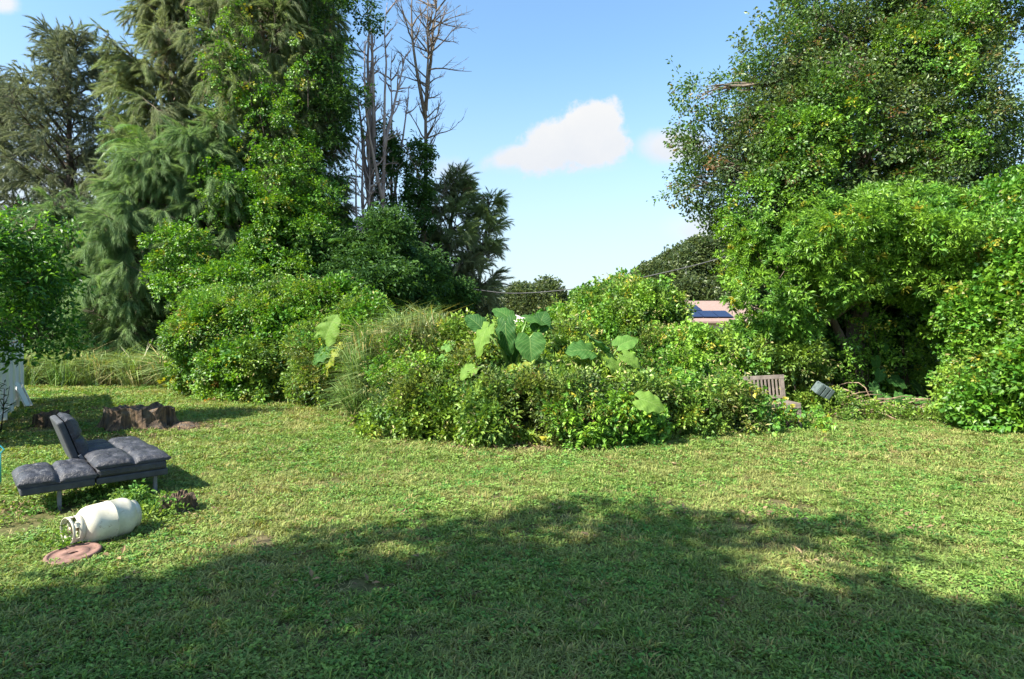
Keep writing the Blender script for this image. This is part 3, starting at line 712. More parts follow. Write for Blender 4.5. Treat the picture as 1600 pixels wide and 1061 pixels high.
def dead_tree(label, px, d, H, seed, r0=.22, lean=0.0, fork=None, nb=26, mat='deadbark', bl=(1.0, 2.6), h0=.25):
    rng = random.Random(seed); root = empty('dead_tree', (gx(px, d), d, 0), label, 'tree')
    g = Geo(); n = 12; tp = [Vector((lean * i / n + rng.uniform(-.08, .08), rng.uniform(-.08, .08), H * i / n)) for i in range(n + 1)]
    g.tube(tp, [r0 * (1 - .93 * i / n) for i in range(n + 1)], 9, wob=.1, rng=rng)
    stems = [tp]
    for hf, dx, L in (fork or []):
        f = hf * n; j = int(f); p0 = tp[j].lerp(tp[j + 1], f - j)
        fp = curve_pts(p0, Vector((dx, rng.uniform(-.2, .2), 1)), L, 7, rng, .07, Vector((-dx * .8, 0, .3)))
        g.tube(fp, [r0 * .55 * (1 - .8 * t / 7) for t in range(8)], 7, wob=.1, rng=rng); stems.append(fp)
    g.build('trunk', M[mat], root, True)
    b_ = Geo()
    for i in range(nb):
        st = rng.choice(stems) if i % 3 else tp; f = rng.uniform(h0, .98) * (len(st) - 1); j = min(int(f), len(st) - 2)
        p0 = st[j].lerp(st[j + 1], f - j); az = rng.uniform(0, 6.283)
        d0 = Vector((math.cos(az), math.sin(az) * .8, rng.uniform(.1, 1.5))); L = rng.uniform(*bl) * rng.uniform(.5, 1.1)
        pts = curve_pts(p0, d0, L, 6, rng, .2, Vector((0, 0, rng.uniform(-.2, .9))))
        b_.tube(pts, [.038 * (1 - t / 6.5) + .006 for t in range(7)], 5, cap=False)
        for s_ in range(5):
            t = rng.uniform(.25, .98) * 6; q = min(int(t), 5); sp = pts[q].lerp(pts[q + 1], t - q)
            sd = ((pts[q + 1] - pts[q]).normalized() + Vector((rng.uniform(-1, 1), rng.uniform(-1, 1), rng.uniform(-.3, .9)))).normalized()
            s2 = curve_pts(sp, sd, L * rng.uniform(.2, .5), 4, rng, .22, Vector((0, 0, .3)))
            b_.tube(s2, [.014, .012, .010, .008, .005], 4, cap=False)
            for s3 in range(2):
                e_ = s2[rng.choice([1, 2, 3])]; s4 = curve_pts(e_, sd + Vector((rng.uniform(-1, 1), rng.uniform(-1, 1), rng.uniform(-.5, .8))), L * rng.uniform(.08, .22), 3, rng, .2)
                b_.tube(s4, [.008, .007, .006, .005], 3, cap=False)
    o = b_.build('branches', M[mat], root, True); o['kind'] = 'stuff'
    return root
dead_tree('thick pinkish dead trunk nearest the live casuarinas, forking high up', 583, 27, 17.5, 201, .26, -.2, [(.5, .12, 7.0), (.58, -.10, 6), (.42, -.14, 6)], 60, bl=(.4, 1.3), h0=.2)
dead_tree('slender bare dead tree between the thick pinkish trunk and the forked one', 610, 28, 15.5, 202, .15, .1, [(.5, .12, 6.5)], 34, bl=(.4, 1.4), h0=.3)
dead_tree('tallest bare dead tree at the right, forked near its top against blue sky', 656, 28, 18.5, 203, .19, .5, [(.66, -.18, 6.0), (.68, .10, 6.0)], 64, mat='bark', bl=(1.2, 2.9), h0=.36)
dead_tree('straight pale dead trunk rising between the thick pinkish one and the slender one', 597, 26.5, 17, 206, .17, .2, [(.45, -.12, 7), (.6, .1, 5)], 44, bl=(.4, 1.2), h0=.25)
dead_tree('short grey dead tree with a tangle of twigs, left of the thick pinkish one', 566, 26, 11.5, 204, .14, .1, [(.5, .14, 5), (.4, -.12, 5)], 46, bl=(.4, 1.5), h0=.2)
dead_tree('bare dead snag leaning between the slender and the forked dead trees', 628, 29, 13.0, 205, .12, -.5, [(.5, .16, 5)], 34, bl=(.4, 1.5), h0=.25)

def veg(name, label, cat, blobs, key, seed, dens, stems=5, bark='darkbark', scale=1.0, group=None, **kw):
    """a shrub or vine mass: one foliage part plus woody stems"""
    bs = [pb(*q) for q in blobs]; rng = random.Random(seed)
    x0 = sum(q[0] for q in bs) / len(bs); y0 = sum(q[1] for q in bs) / len(bs)
    root = empty(name, (x0, y0, 0), label, cat, group)
    if stems:
        g = Geo()
        for q in bs:
            for i in range(stems):
                p0 = Vector((q[0] + rng.uniform(-.5, .5) * q[3], q[1] + rng.uniform(-.5, .5) * q[4], max(0.0, 0 if q[2] - q[5] < 1.5 else q[2] - q[5])))
                p2 = Vector((q[0] + rng.uniform(-.8, .8) * q[3], q[1] + rng.uniform(-.8, .8) * q[4], q[2] + rng.uniform(.2, .8) * q[5]))
                g.tube([p0, p0.lerp(p2, .5) + Vector((rng.uniform(-.15, .15), rng.uniform(-.15, .15), .1)), p2], [.022, .016, .006], 5, cap=False)
        o = place(g.build('stems', M[bark], root, True), root); o['kind'] = 'stuff'
    P, E = blob_points(bs, dens, seed, **kw); rs_ = np.random.RandomState(seed)
    scatter('foliage', key, P, E, scale * rs_.uniform(.7, 1.3, len(P)), parent=root, seed=seed)
    return root

# vines on the casuarinas
veg('climbing_vine', 'bright green vine column smothering the trunk of the tallest casuarina', 'vine',
    [(432, 300, 22.3, 26, 45), (455, 245, 22.5, 16, 40), (470, 330, 22.3, 24, 50), (445, 370, 22, 38, 50), (478, 400, 22, 34, 40), (418, 420, 22, 26, 40), (500, 360, 22.6, 20, 40), (440, 440, 21.8, 60, 30)],
    'vine', 301, 30, stems=2, clump=(.14, .5), cdens=.95, hang=.8, up=.3, lumpy=.5, gap=.15)
veg('climbing_vine', 'strands of vine hanging in the upper crown of the tallest casuarina', 'vine',
    [(330, 30, 22.5, 14, 50), (345, 90, 22.3, 12, 45), (372, 50, 22.4, 10, 60), (360, 120, 22.2, 12, 40), (395, 120, 22.2, 9, 50), (410, 170, 22.2, 10, 40), (440, 160, 22.4, 8, 40), (480, 110, 22.8, 9, 60), (400, 225, 22, 14, 26)],
    'vine', 302, 16, stems=1, clump=(.12, .3), cdens=.8, hang=.8, up=.3, gap=.45)
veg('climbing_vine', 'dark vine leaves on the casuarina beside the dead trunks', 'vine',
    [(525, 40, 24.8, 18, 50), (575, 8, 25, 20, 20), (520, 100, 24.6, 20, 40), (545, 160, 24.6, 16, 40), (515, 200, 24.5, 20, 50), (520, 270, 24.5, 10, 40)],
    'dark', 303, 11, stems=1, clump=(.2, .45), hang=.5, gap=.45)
veg('climbing_vine', 'arched vine garlands over the soft casuarinas left of the vine column', 'vine',
    [(265, 385, 20, 20, 16), (255, 410, 19.8, 10, 28), (298, 400, 19.8, 9, 30), (290, 375, 20, 20, 10), (340, 430, 19.8, 26, 24), (300, 445, 19.6, 30, 20), (360, 450, 19.4, 34, 22), (375, 300, 21.5, 16, 26), (345, 300, 21.5, 9, 40)],
    'vine', 304, 22, stems=1, clump=(.12, .3), hang=.5, gap=.25)
veg('climbing_vine', 'vine wrapped round the lower half of the forked dead tree', 'vine',
    [(655, 270, 27.5, 9, 50), (652, 320, 27.4, 12, 40), (607, 270, 27.2, 8, 50), (604, 230, 27.4, 6, 30)],
    'dark', 305, 22, stems=1, clump=(.15, .3), hang=.6)
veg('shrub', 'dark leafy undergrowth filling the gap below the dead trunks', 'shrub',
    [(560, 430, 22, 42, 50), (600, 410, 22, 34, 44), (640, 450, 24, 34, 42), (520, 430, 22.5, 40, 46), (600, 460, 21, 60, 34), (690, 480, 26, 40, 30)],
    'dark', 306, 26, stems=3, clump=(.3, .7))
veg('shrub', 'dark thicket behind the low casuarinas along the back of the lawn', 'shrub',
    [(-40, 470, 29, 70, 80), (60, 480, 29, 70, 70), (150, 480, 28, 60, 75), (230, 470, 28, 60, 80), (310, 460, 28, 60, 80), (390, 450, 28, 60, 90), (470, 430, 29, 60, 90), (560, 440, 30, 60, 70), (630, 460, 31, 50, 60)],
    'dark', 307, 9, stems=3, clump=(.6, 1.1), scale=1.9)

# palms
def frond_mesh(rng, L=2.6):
    V, Fc = [], []; lv = []
    n = 34; pts = [Vector((L * t / n * (1 - .25 * (t / n) ** 2), 0, L * (.35 * (t / n) - .95 * (t / n) ** 2.2))) for t in range(n + 1)]
    for i in range(3, n):
        p = pts[i]; d = (pts[i + 1] - p).normalized() if i < n else Vector((1, 0, 0))
        l_ = .62 * math.sin(math.pi * min(1, (i / n) * .9 + .1)) ** .6 * rng.uniform(.85, 1.1)
        for s_ in (-1, 1):
            dd = (d * .55 + Vector((0, s_, -.1))).normalized(); e1 = p + dd * l_ * .5; e2 = p + dd * l_ * .75 + Vector((0, 0, -l_ * .55))
            wv = d * .018; k = len(V); V += [p - wv, p + wv, e1 + wv, e1 - wv, e2]; Fc += [(k, k + 1, k + 2, k + 3), (k + 3, k + 2, k + 4)]; q = rng.random(); lv += [q, q]
    for i in range(n):
        k = len(V); a_, b_ = pts[i], pts[i + 1]; r1 = Vector((0, .018, 0)) * (1.1 - i / n); r2 = Vector((0, 0, .02)) * (1.1 - i / n)
        V += [a_ - r1, a_ + r1, b_ + r1, b_ - r1]; Fc.append((k, k + 1, k + 2, k + 3)); lv.append(.7)
    return mesh_lv('frond', V, Fc, lv, [M['palm']]).data
fr_m = [frond_mesh(random.Random(i)) for i in range(3)]
def palm(label, px, py, d, seed, n=13, sc=1.0, azr=None):
    p = S(px, py, d); rng = random.Random(seed); root = empty('palm_tree', (p.x, d, 0), label, 'palm')
    g = Geo(); g.tube([(0, 0, 0), (.1, 0, p.z * .5), (0, 0, p.z)], [.16, .13, .11], 10); g.build('trunk', M['bark'], root, True)
    for i in range(n):
        o = bpy.data.objects.new('frond', fr_m[i % 3]); C.objects.link(o); o.parent = root
        az = 6.283 * i / n + rng.uniform(-.2, .2) if azr is None else R(rng.uniform(*azr))
        o.location = (0, 0, p.z); o.rotation_euler = (rng.uniform(-.2, .2), R(rng.uniform(-55, 10)), az); o.scale = (sc * rng.uniform(.85, 1.15),) * 3
palm('small palm with drooping fronds poking out of the casuarinas at upper left', 232, 238, 22.7, 401, 9, .85)
palm('darker palm with fronds fanning up below the dead trunks', 600, 400, 24, 402, 13, 1.0)
palm('low palm half buried in leaves right of the vine column', 545, 415, 22, 403, 10, .8)

# tall grass along the back of the lawn and in the middle of the thicket
def grassfield(label_unused, name, pts, seed, straw=0.15, scale=1.0, zbase=None):
    rs_ = np.random.RandomState(seed); P = np.array([[p[0], p[1], p[2]] for p in pts]); n = len(P)
    rot = np.stack([rs_.normal(0, .22, n), rs_.normal(0, .22, n), rs_.uniform(0, 6.28, n)], 1)
    vi = np.where(rs_.random_sample(n) < straw, 3, rs_.randint(0, 3, n))
    return scatter(name, 'tall', P, rot, scale * rs_.uniform(.55, 1.25, n), vi)
rng = random.Random(77); pts = []
for i in range(1500):
    px_ = rng.uniform(-60, 335); d = rng.uniform(17.6, 23) if px_ < 250 else rng.uniform(17.0, 21)
    pts.append((gx(px_, d), d + .25 * math.sin(px_ * .11), 0))
o = grassfield('', 'tall_grass', pts, 78, .13, 1.35); tag(o, 'band of tall pale grass under the casuarinas at the back of the lawn', 'grass')
pts = []
for i in range(1700):
    px_ = rng.gauss(650, 58); d = rng.uniform(10.5, 13.5) if px_ < 720 else rng.uniform(11, 14)
    if px_ < 545 or px_ > 790: continue
    topz = CH + (HZ - (530 - 30 * math.exp(-((px_ - 650) / 60) ** 2))) / F * d
    z_ = max(0, rng.uniform(-.2, 1.05) * (topz - .40))
    d -= .25 * rng.random()
    if px_ < 615 or z_ < .5: d = min(d, 12)
    pts.append((gx(px_, d), d, z_))
for i in range(160):
    px_ = rng.uniform(560, 640); d = rng.uniform(10.6, 12); pts.append((gx(px_, d), d, 0))
o = grassfield('', 'reed_grass', pts, 79, .15, .85); tag(o, 'tall green and straw coloured grass between the vine hedge and the front thicket', 'grass')

# ------------------------------------------------------------------ middle: hedges and thickets
HB = dict(clump=(.12, .38), cdens=1.15, lumpy=.28, gap=.1)
veg('vine_hedge', 'high bright hedge smothered in trailing vines, left of the tall grass', 'hedge',
    [(350, 545, 15.0, 48, 66, .9), (395, 530, 15.2, 48, 70, 1.0), (440, 520, 15.2, 50, 70, 1.0), (485, 512, 15.2, 44, 58, 1.0), (530, 515, 15.2, 46, 52, 1.0), (570, 520, 15.0, 34, 44, .9),
     (370, 590, 14.4, 46, 46, .7), (425, 580, 14.2, 46, 52, .7), (468, 570, 14.3, 34, 56, .6), (500, 560, 14.5, 34, 50, .6), (330, 520, 15.6, 28, 56, .8)],
    'hedgemix', 501, 125, stems=4, hang=.45, up=.35, **HB)
veg('shrub', 'lower green shrub at the foot of the hedge beneath the single upright giant leaf', 'shrub',
    [(520, 600, 13.0, 34, 44, .6), (550, 580, 13.2, 40, 50, .7), (500, 585, 13.6, 26, 40, .5), (590, 570, 13.4, 36, 48, .7), (570, 545, 14, 40, 36, .7)],
    'frontmix', 502, 95, stems=3, **HB)
veg('shrub', 'wide low thicket of small glossy leaves at the front of the overgrown island', 'shrub',
    [(660, 640, 9.7, 52, 42, .6), (720, 645, 9.4, 56, 46, .6), (790, 650, 9.1, 56, 46, .6), (855, 650, 9.0, 56, 46, .6), (925, 655, 9.0, 60, 44, .6), (985, 660, 9.3, 54, 38, .6),
     (690, 590, 10.5, 52, 34, .7), (750, 600, 10.2, 50, 30, .6), (900, 610, 10.0, 54, 28, .6), (850, 618, 10.0, 44, 24, .5), (640, 605, 10.6, 36, 42, .6), (960, 618, 10.1, 50, 26, .6),
     (878, 566, 10.7, 26, 34, .45), (720, 560, 11.0, 40, 30, .5), (1010, 575, 11.0, 40, 34, .5), (950, 590, 10.5, 30, 22, .4), (870, 590, 10.3, 34, 26, .45), (700, 565, 10.9, 40, 26, .5), (1000, 590, 10.7, 36, 26, .5), (745, 580, 10.7, 26, 20, .4), (900, 640, 9.4, 30, 40, .5), (760, 640, 9.5, 30, 44, .5), (1030, 645, 9.9, 46, 34, .6), (1075, 620, 10.6, 50, 40, .7), (800, 612, 10.1, 50, 22, .5), (1040, 600, 10.8, 44, 30, .6)],
    'frontmix', 503, 185, stems=4, clump=(.10, .30), cdens=1.15, lumpy=.34)
veg('vine_mound', 'broad yellow-green vine mound rising to the right behind the giant leaves', 'shrub',
    [(890, 548, 12.0, 50, 34, .8), (950, 535, 12.1, 60, 40, .9), (990, 525, 12.1, 38, 32, .8), (1035, 560, 11.9, 36, 30, .6), (1085, 560, 12.2, 46, 24, .7), (1132, 566, 12.4, 42, 20, .7), (1190, 556, 12.9, 44, 36, .5),
     (930, 500, 12.6, 36, 26, .8), (985, 492, 12.8, 48, 26, .9), (1002, 500, 12.8, 24, 16, .5), (1090, 590, 11.6, 42, 34, .5), (1050, 570, 11.6, 56, 44, .7), (985, 565, 11.6, 50, 36, .7), (1184, 536, 12.8, 20, 16, .5)],
    'hedgemix', 504, 135, stems=4, up=.45, **HB)
veg('shrub', 'grey-green bush growing over the left part of the wooden bench', 'shrub',
    [(1158, 618, 9.8, 18, 16, .15), (1120, 612, 10.2, 16, 16, .2), (1095, 630, 10.1, 26, 30, .4), (1150, 656, 9.7, 34, 9, .2), (1190, 655, 9.8, 34, 9, .18), (1235, 660, 10.0, 20, 5, .15), (1236, 575, 12.2, 30, 34, .4), (1085, 652, 9.6, 40, 24, .45), (1140, 645, 9.9, 26, 15, .25)],
    'frontmix', 505, 130, stems=3, clump=(.12, .26), cdens=1.2)
veg('shrub', 'middle rise of brush behind the dark giant leaves at the island\'s centre', 'shrub',
    [(700, 550, 12.7, 56, 26, .8), (770, 560, 12.4, 50, 30, .7), (840, 560, 12.4, 50, 36, .7), (885, 530, 13, 40, 22, .8)],
    'hedgemix', 506, 90, stems=3, **HB)
# slim sprig of small leaves against the sky on top of the mound
veg('sapling', 'thin leafy sprig standing up against the sky on top of the vine mound', 'plant',
    [(920, 478, 12.4, 12, 12, .2), (935, 468, 12.4, 10, 8, .2), (910, 490, 12.4, 12, 8, .2), (948, 475, 12.4, 8, 10, .2)], 'front', 507, 35, stems=3, clump=(.05, .12), inner=0)

# ------------------------------------------------------------------ right: big tree, bright tree, right shrub
tb = G(1345, 630); tb = Vector((8.2, 13.4, 0))
tr_ = [tb, tb + Vector((-.15, 0, 1.3)), tb + Vector((.1, .1, 2.6)), tb + Vector((-.1, .3, 4.2)), tb + Vector((.2, .2, 6.0)), tb + Vector((0, 0, 7.6))]
bl = [(1300, 235, 14.2, 90, 74, 1.7), (1390, 200, 14.5, 95, 86, 1.7), (1340, 130, 14.5, 84, 60, 1.5), (1420, 115, 14.2, 64, 62, 1.3), (1450, 220, 14, 66, 80, 1.4), (1480, 40, 13.8, 50, 36, 1.0),
      (1240, 190, 13.6, 64, 56, 1.3), (1190, 222, 13.3, 42, 42, 1.0), (1138, 205, 13.2, 24, 34, .6), (1112, 250, 13.0, 22, 34, .6), (1140, 290, 13.2, 42, 34, .8), (1200, 300, 13.4, 60, 52, 1.1), (1255, 320, 13.5, 80, 46, 1.2),
      (1235, 142, 13.8, 34, 30, .7), (1298, 88, 14.2, 34, 34, .8), (1310, 25, 14.2, 26, 30, .6), (1380, 50, 14.4, 56, 42, 1.1), (1440, 20, 14, 56, 34, 1.0), (1380, 300, 13.8, 92, 56, 1.4), (1460, 310, 13.6, 70, 56, 1.2),
      (1165, 138, 13.2, 26, 18, .4), (1200, 100, 13.4, 10, 10, .3), (1272, 30, 13.6, 10, 22, .3), (1240, 92, 13.4, 8, 14, .3), (1080, 285, 13, 8, 16, .3), (1168, 350, 13.0, 24, 28, .5), (1550, 250, 13.4, 22, 9, .4), (1560, 320, 13.2, 40, 44, .9), (1570, 12, 13.4, 50, 16, .7), (1350, -60, 14, 100, 50, 1.5), (1260, 250, 12.6, 56, 46, .7), (1350, 260, 12.8, 60, 50, .7), (1100, 145, 13, 9, 9, .3)]
blobtree('broadleaf_tree', 'large spreading tree of small dark leaves towering over the right side', (tb.x, tb.y, 0), [pb(*q) for q in bl], 'oak', 601, 27, tr_, r0=.24,
         clump=(.16, .58), cdens=1.05, gap=.24, inner=.12, hang=.25, lumpy=.08)
veg('climbing_vine', 'fresh green creeper spilling over the crown of the large right-hand tree', 'vine',
    [(1440, 100, 12.8, 50, 44, .5), (1460, 160, 12.7, 30, 50, .4), (1500, 50, 12.9, 44, 22, .4), (1530, 18, 13, 60, 14, .4), (1470, 240, 12.7, 30, 46, .4), (1490, 300, 12.6, 30, 30, .4), (1260, 230, 12.2, 40, 46, .4), (1230, 290, 12.2, 44, 30, .4), (1180, 330, 12.4, 30, 36, .4), (1165, 385, 12.3, 22, 30, .4), (1320, 200, 12.3, 26, 34, .3)],
    'rightvine', 602, 36, stems=0, clump=(.18, .4), hang=.4, gap=.25)
bb = Vector((7.6, 12.6, 0))
tr2 = [bb + Vector((.25, 0, 0)), bb + Vector((.15, 0, .7)), bb + Vector((-.15, .05, 1.3)), bb + Vector((-.5, 0, 2.0)), bb + Vector((-.6, 0, 2.9))]
bl = [(1240, 400, 12.2, 72, 52, 1.1), (1310, 385, 12.0, 76, 56, 1.2), (1385, 380, 11.9, 72, 56, 1.1), (1440, 400, 11.8, 60, 60, 1.0), (1200, 440, 12.1, 42, 46, .8), (1250, 445, 11.8, 52, 36, .7), (1335, 424, 11.7, 70, 34, .6), (1420, 426, 11.6, 54, 36, .6), (1465, 440, 11.7, 34, 34, .5),
      (1185, 490, 12.3, 30, 36, .6), (1225, 505, 12.2, 38, 34, .5), (1200, 540, 12.4, 34, 30, .4), (1262, 490, 12.2, 24, 24, .3), (1330, 340, 12.4, 60, 30, .8), (1410, 340, 12.4, 60, 34, .9), (1240, 550, 12.8, 34, 30, .3), (1185, 400, 12.6, 26, 34, .6)]
blobtree('broadleaf_tree', 'lower tree with bright starry leaf clusters arching over the hollow and bench', (bb.x, bb.y, 0), [pb(*q) for q in bl], 'bright', 603, 46, tr2, r0=.13,
         clump=(.14, .44), cdens=1.1, inner=.12, lumpy=.36, gap=.06)
veg('shrub', 'dense bright green shrub wall filling the right edge of the lawn', 'shrub',
    [(1550, 430, 10.9, 46, 56, .8), (1610, 420, 10.8, 60, 66, .9), (1562, 510, 10.6, 46, 54, .8), (1620, 520, 10.4, 60, 64, .9), (1580, 600, 10.2, 42, 54, .6), (1610, 610, 9.9, 60, 64, .8), (1520, 385, 11.6, 38, 40, .7), (1600, 360, 11.4, 56, 44, .8), (1548, 648, 10.1, 26, 22, .35), (1670, 500, 10, 60, 120, 1.0), (1660, 620, 9.6, 60, 60, .8)],
    'rightmix', 604, 115, stems=4, clump=(.12, .36), cdens=1.15, lumpy=.38)
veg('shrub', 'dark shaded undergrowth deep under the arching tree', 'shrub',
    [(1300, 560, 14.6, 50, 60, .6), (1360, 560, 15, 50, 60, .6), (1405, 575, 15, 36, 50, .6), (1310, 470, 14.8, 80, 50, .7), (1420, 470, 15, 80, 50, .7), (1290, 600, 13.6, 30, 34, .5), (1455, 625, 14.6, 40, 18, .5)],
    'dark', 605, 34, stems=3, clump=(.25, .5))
veg('climbing_vine', 'sparse creeper leaves dangling inside the hollow round the arching trunk', 'vine',
    [(1330, 520, 12.2, 24, 40, .3), (1375, 530, 12.3, 20, 50, .25), (1420, 530, 12.6, 40, 26, .4), (1460, 560, 12.8, 26, 30, .4), (1350, 585, 12.4, 22, 30, .25), (1440, 600, 12.6, 26, 22, .3), (1310, 570, 12.3, 16, 34, .3), (1480, 590, 12.0, 16, 16, .3), (1395, 570, 12.9, 30, 30, .3)],
    'rightvine', 607, 13, stems=3, clump=(.07, .16), cdens=.8, hang=.6, gap=.5, inner=.3)
veg('ground_cover', 'low yellowish weeds fringing the lawn right of the bench', 'weeds',
    [(1290, 640, 11.6, 34, 14, .4), (1330, 642, 11.3, 26, 10, .3), (1265, 632, 12, 20, 16, .3), (1390, 660, 11.2, 16, 8, .3), (1440, 655, 11.2, 30, 12, .3), (1480, 665, 10.9, 26, 12, .3), (1520, 672, 10.3, 30, 12, .3)],
    'hedge', 606, 60, stems=0, clump=(.08, .2), scale=.8)

# ------------------------------------------------------------------ left leafy tree by the fence
bl = [(-25, 400, 9.6, 40, 34, .5), (22, 372, 9.7, 24, 16, .3), (18, 415, 9.8, 34, 22, .4), (-20, 470, 9.6, 44, 32, .5), (34, 458, 9.9, 26, 16, .3), (60, 500, 10, 22, 14, .3), (20, 510, 9.8, 36, 22, .4), (-60, 440, 9.4, 60, 70, .8), (58, 356, 9.8, 14, 9, .2), (82, 520, 10.1, 18, 10, .25), (66, 435, 9.9, 14, 9, .2), (40, 532, 10.0, 30, 9, .25)]
blobtree('leafy_tree', 'glossy bright green tree hanging over the white fence at the left edge', (gx(-60, 9.7), 9.7, 0), [pb(*q) for q in bl], 'left', 701, 38,
         [Vector((gx(-75, 9.7), 9.7, 0)), Vector((gx(-70, 9.7), 9.7, 1.2)), Vector((gx(-50, 9.7), 9.7, 2.2)), Vector((gx(-40, 9.7), 9.7, 3.0))], r0=.08, clump=(.1, .26), cdens=.95, gap=.2, hang=.1)
# tree behind the photographer, whose crown shades the foreground
bx, by = -6.6, -4.1
rg2 = random.Random(9); bl = []
for i in range(36):
    a_ = rg2.uniform(0, 6.283); r_ = math.sqrt(rg2.random()) * 3.6
    bl.append((bx + r_ * math.cos(a_), by + r_ * math.sin(a_), 6.9 + rg2.uniform(-.8, .8), 1.35, 1.35, 1.0))

blobtree('shade_tree', 'big tree behind the viewer whose shadow covers the near lawn', (bx, by, 0), bl, 'dark', 801, 15,
         [Vector((bx, by, 0)), Vector((bx + .1, by, 2.5)), Vector((bx, by, 5)), Vector((bx, by, 7))], r0=.3, clump=(.35, .9), inner=.35, lumpy=.5)

# ------------------------------------------------------------------ giant leaved plants
m, h, b, out = newmat('giant_leaf')
gu = h.n('ShaderNodeAttribute', attribute_name='uvl')      # x across -1..1, y along 0..1
sx_ = h.n('ShaderNodeSeparateXYZ'); h.l(gu.outputs['Vector'], sx_.inputs[0])
ax_ = h.m('ABSOLUTE', sx_.outputs[0])
vein = h.m('SUBTRACT', h.m('MULTIPLY', sx_.outputs[1], 7.0), h.m('MULTIPLY', ax_, 3.0))
vf = h.m('ABSOLUTE', h.m('SUBTRACT', h.m('FRACT', vein), 0.5))
vmask = h.m('MAXIMUM', h.maprange(vf, 0.42, 0.5), h.maprange(ax_, 0.05, 0.0))
oi = h.n('ShaderNodeObjectInfo')
tcn = h.n('ShaderNodeTexCoord')
nb_ = h.noise(tcn.outputs['Object'], 9, 4, .6)
base_c = h.mix(h.maprange(nb_, .35, .7), oi.outputs['Color'], h.mix(1.0, oi.outputs['Color'], (1.35, 1.25, 1.2), 'MULTIPLY'))
cc_ = h.mix(h.m('MULTIPLY', vmask, 0.5), base_c, (0.26, 0.36, 0.12))
h.l(cc_, b.inputs['Base Color']); b.inputs['Roughness'].default_value = .6; b.inputs['Specular IOR Level'].default_value = .12
bump(h, b, h.m('ADD', h.m('MULTIPLY', vf, .5), nb_), .35, .02)
tr = h.n('ShaderNodeBsdfTranslucent'); h.l(h.mix(1.0, cc_, (1.4, 1.3, .4), 'MULTIPLY'), tr.inputs['Color'])
ms = h.n('ShaderNodeMixShader'); ms.inputs[0].default_value = .35
h.l(b.outputs[0], ms.inputs[1]); h.l(tr.outputs[0], ms.inputs[2]); h.l(ms.outputs[0], out.inputs[0])
M['giant'] = m
M['petiole'] = surf('petiole', (0.10, 0.20, 0.04), (0.16, 0.26, 0.06), 6, .5, .1, .003)

def giant_leaf(parent, p, tip, nrm, L, wd, color, stem_to=None, curl=.3, seed=0, wavy=.05, fold=.34):
    """heart shaped leaf: p petiole joint, tip direction, surface normal"""
    rng = random.Random(seed); nu, nv_ = 13, 12; L *= LS; wd *= LS
    curl *= rng.uniform(.8, 2.0); wavy *= rng.uniform(.8, 1.9)
    V, Fc, UV = [], [], []
    for j in range(nv_ + 1):
        v = -0.25 + 1.25 * j / nv_
        for i in range(nu):
            u = -1 + 2 * i / (nu - 1)
            vv = v
            if v < 0: wv = .86 * math.sqrt(max(0, 1 - (v / -.27) ** 2 * .75)) ; 
            else: wv = .86 + .18 * math.sin(math.pi * min(1, v * 1.9)) if v < .2 else (1.02 * (1 - ((v - .2) / .8) ** 1.9) ** .8 if v < 1 else 0)
            if v < .0: vv = v * min(1, abs(u) * 1.7)           # the notch between the two lobes
            x = u * wv * wd / 2; y = vv * L
            z = -curl * L * max(0, v) ** 2 + fold * abs(x) - curl * .8 * (x / wd * 2) ** 2 * wd * .5
            z += wavy * L * math.sin(abs(u) * 3 + v * 17 + (1 if u > 0 else 0)) * abs(u) ** 1.5 + .012 * L * math.sin((v * 7 - abs(u) * 3) * 6.283)
            V.append((x, y, z)); UV.append((u, max(0, v), 0))
    for j in range(nv_):
        for i in range(nu - 1):
            a_ = j * nu + i; Fc.append((a_, a_ + 1, a_ + nu + 1, a_ + nu))
    me = bpy.data.meshes.new('leaf'); me.from_pydata(V, [], Fc); me.update()
    at = me.attributes.new('uvl', 'FLOAT_VECTOR', 'POINT'); at.data.foreach_set('vector', np.array(UV, np.float32).ravel())
    me.polygons.foreach_set('use_smooth', [True] * len(me.polygons)); me.materials.append(M['giant'])
    o = bpy.data.objects.new('leaf', me); C.objects.link(o); o.parent = parent
    t = Vector(tip).normalized(); n = Vector(nrm); n = (n - t * n.dot(t)).normalized(); x_ = t.cross(n)
    mt = Matrix((x_, t, n)).transposed().to_4x4(); mt.translation = Vector(p) - Vector(parent.location)
    o.matrix_basis = mt; o.color = (*color, 1)
    if stem_to is not None:
        g = Geo(); a_ = Vector(stem_to); b_ = Vector(p); mid = a_.lerp(b_, .6) + Vector((0, 0, .15 * (b_ - a_).length)) - n * .03
        g.tube([a_, a_.lerp(mid, .6) + Vector((0, 0, .03)), mid, b_], [.034, .026, .019, .013], 6)
        place(g.build('petiole', M['petiole'], parent, True), parent)
    return o
LG, DG, YG, MG = (0.115, 0.215, 0.038), (0.025, 0.085, 0.02), (0.20, 0.235, 0.035), (0.045, 0.125, 0.028)
LS = 0.8
def cluster(label, px, py, d, leaves):
    b_ = S(px, py, d); root = empty('elephant_ear', (b_.x, b_.y, 0), label, 'plant'); q = Vector((b_.x, b_.y, max(.3, b_.z)))
    for i, (lx, ly, ld, tip, nrm, L, wd, colr) in enumerate(leaves):
        giant_leaf(root, S(lx, ly, ld), tip, nrm, L, wd, colr, stem_to=q, seed=i + px)
    g = Geo(); g.tube([(0, 0, 0), (0, 0, q.z)], [.06, .04], 7); g.build('stem', M['petiole'], root, True)
cluster('elephant ear with one tall upright pale leaf, rising out of the vine hedge', 515, 580, 13.4, [
    (508, 530, 12.5, (.35, -.1, 1), (-.25, -1, .25), .78, .72, LG), (514, 545, 12.4, (-.75, -.25, -.35), (.1, -.6, .9), .6, .62, MG),
    (530, 545, 12.2, (-.9, -.2, -.85), (-.35, -.75, .75), .85, .34, YG)])
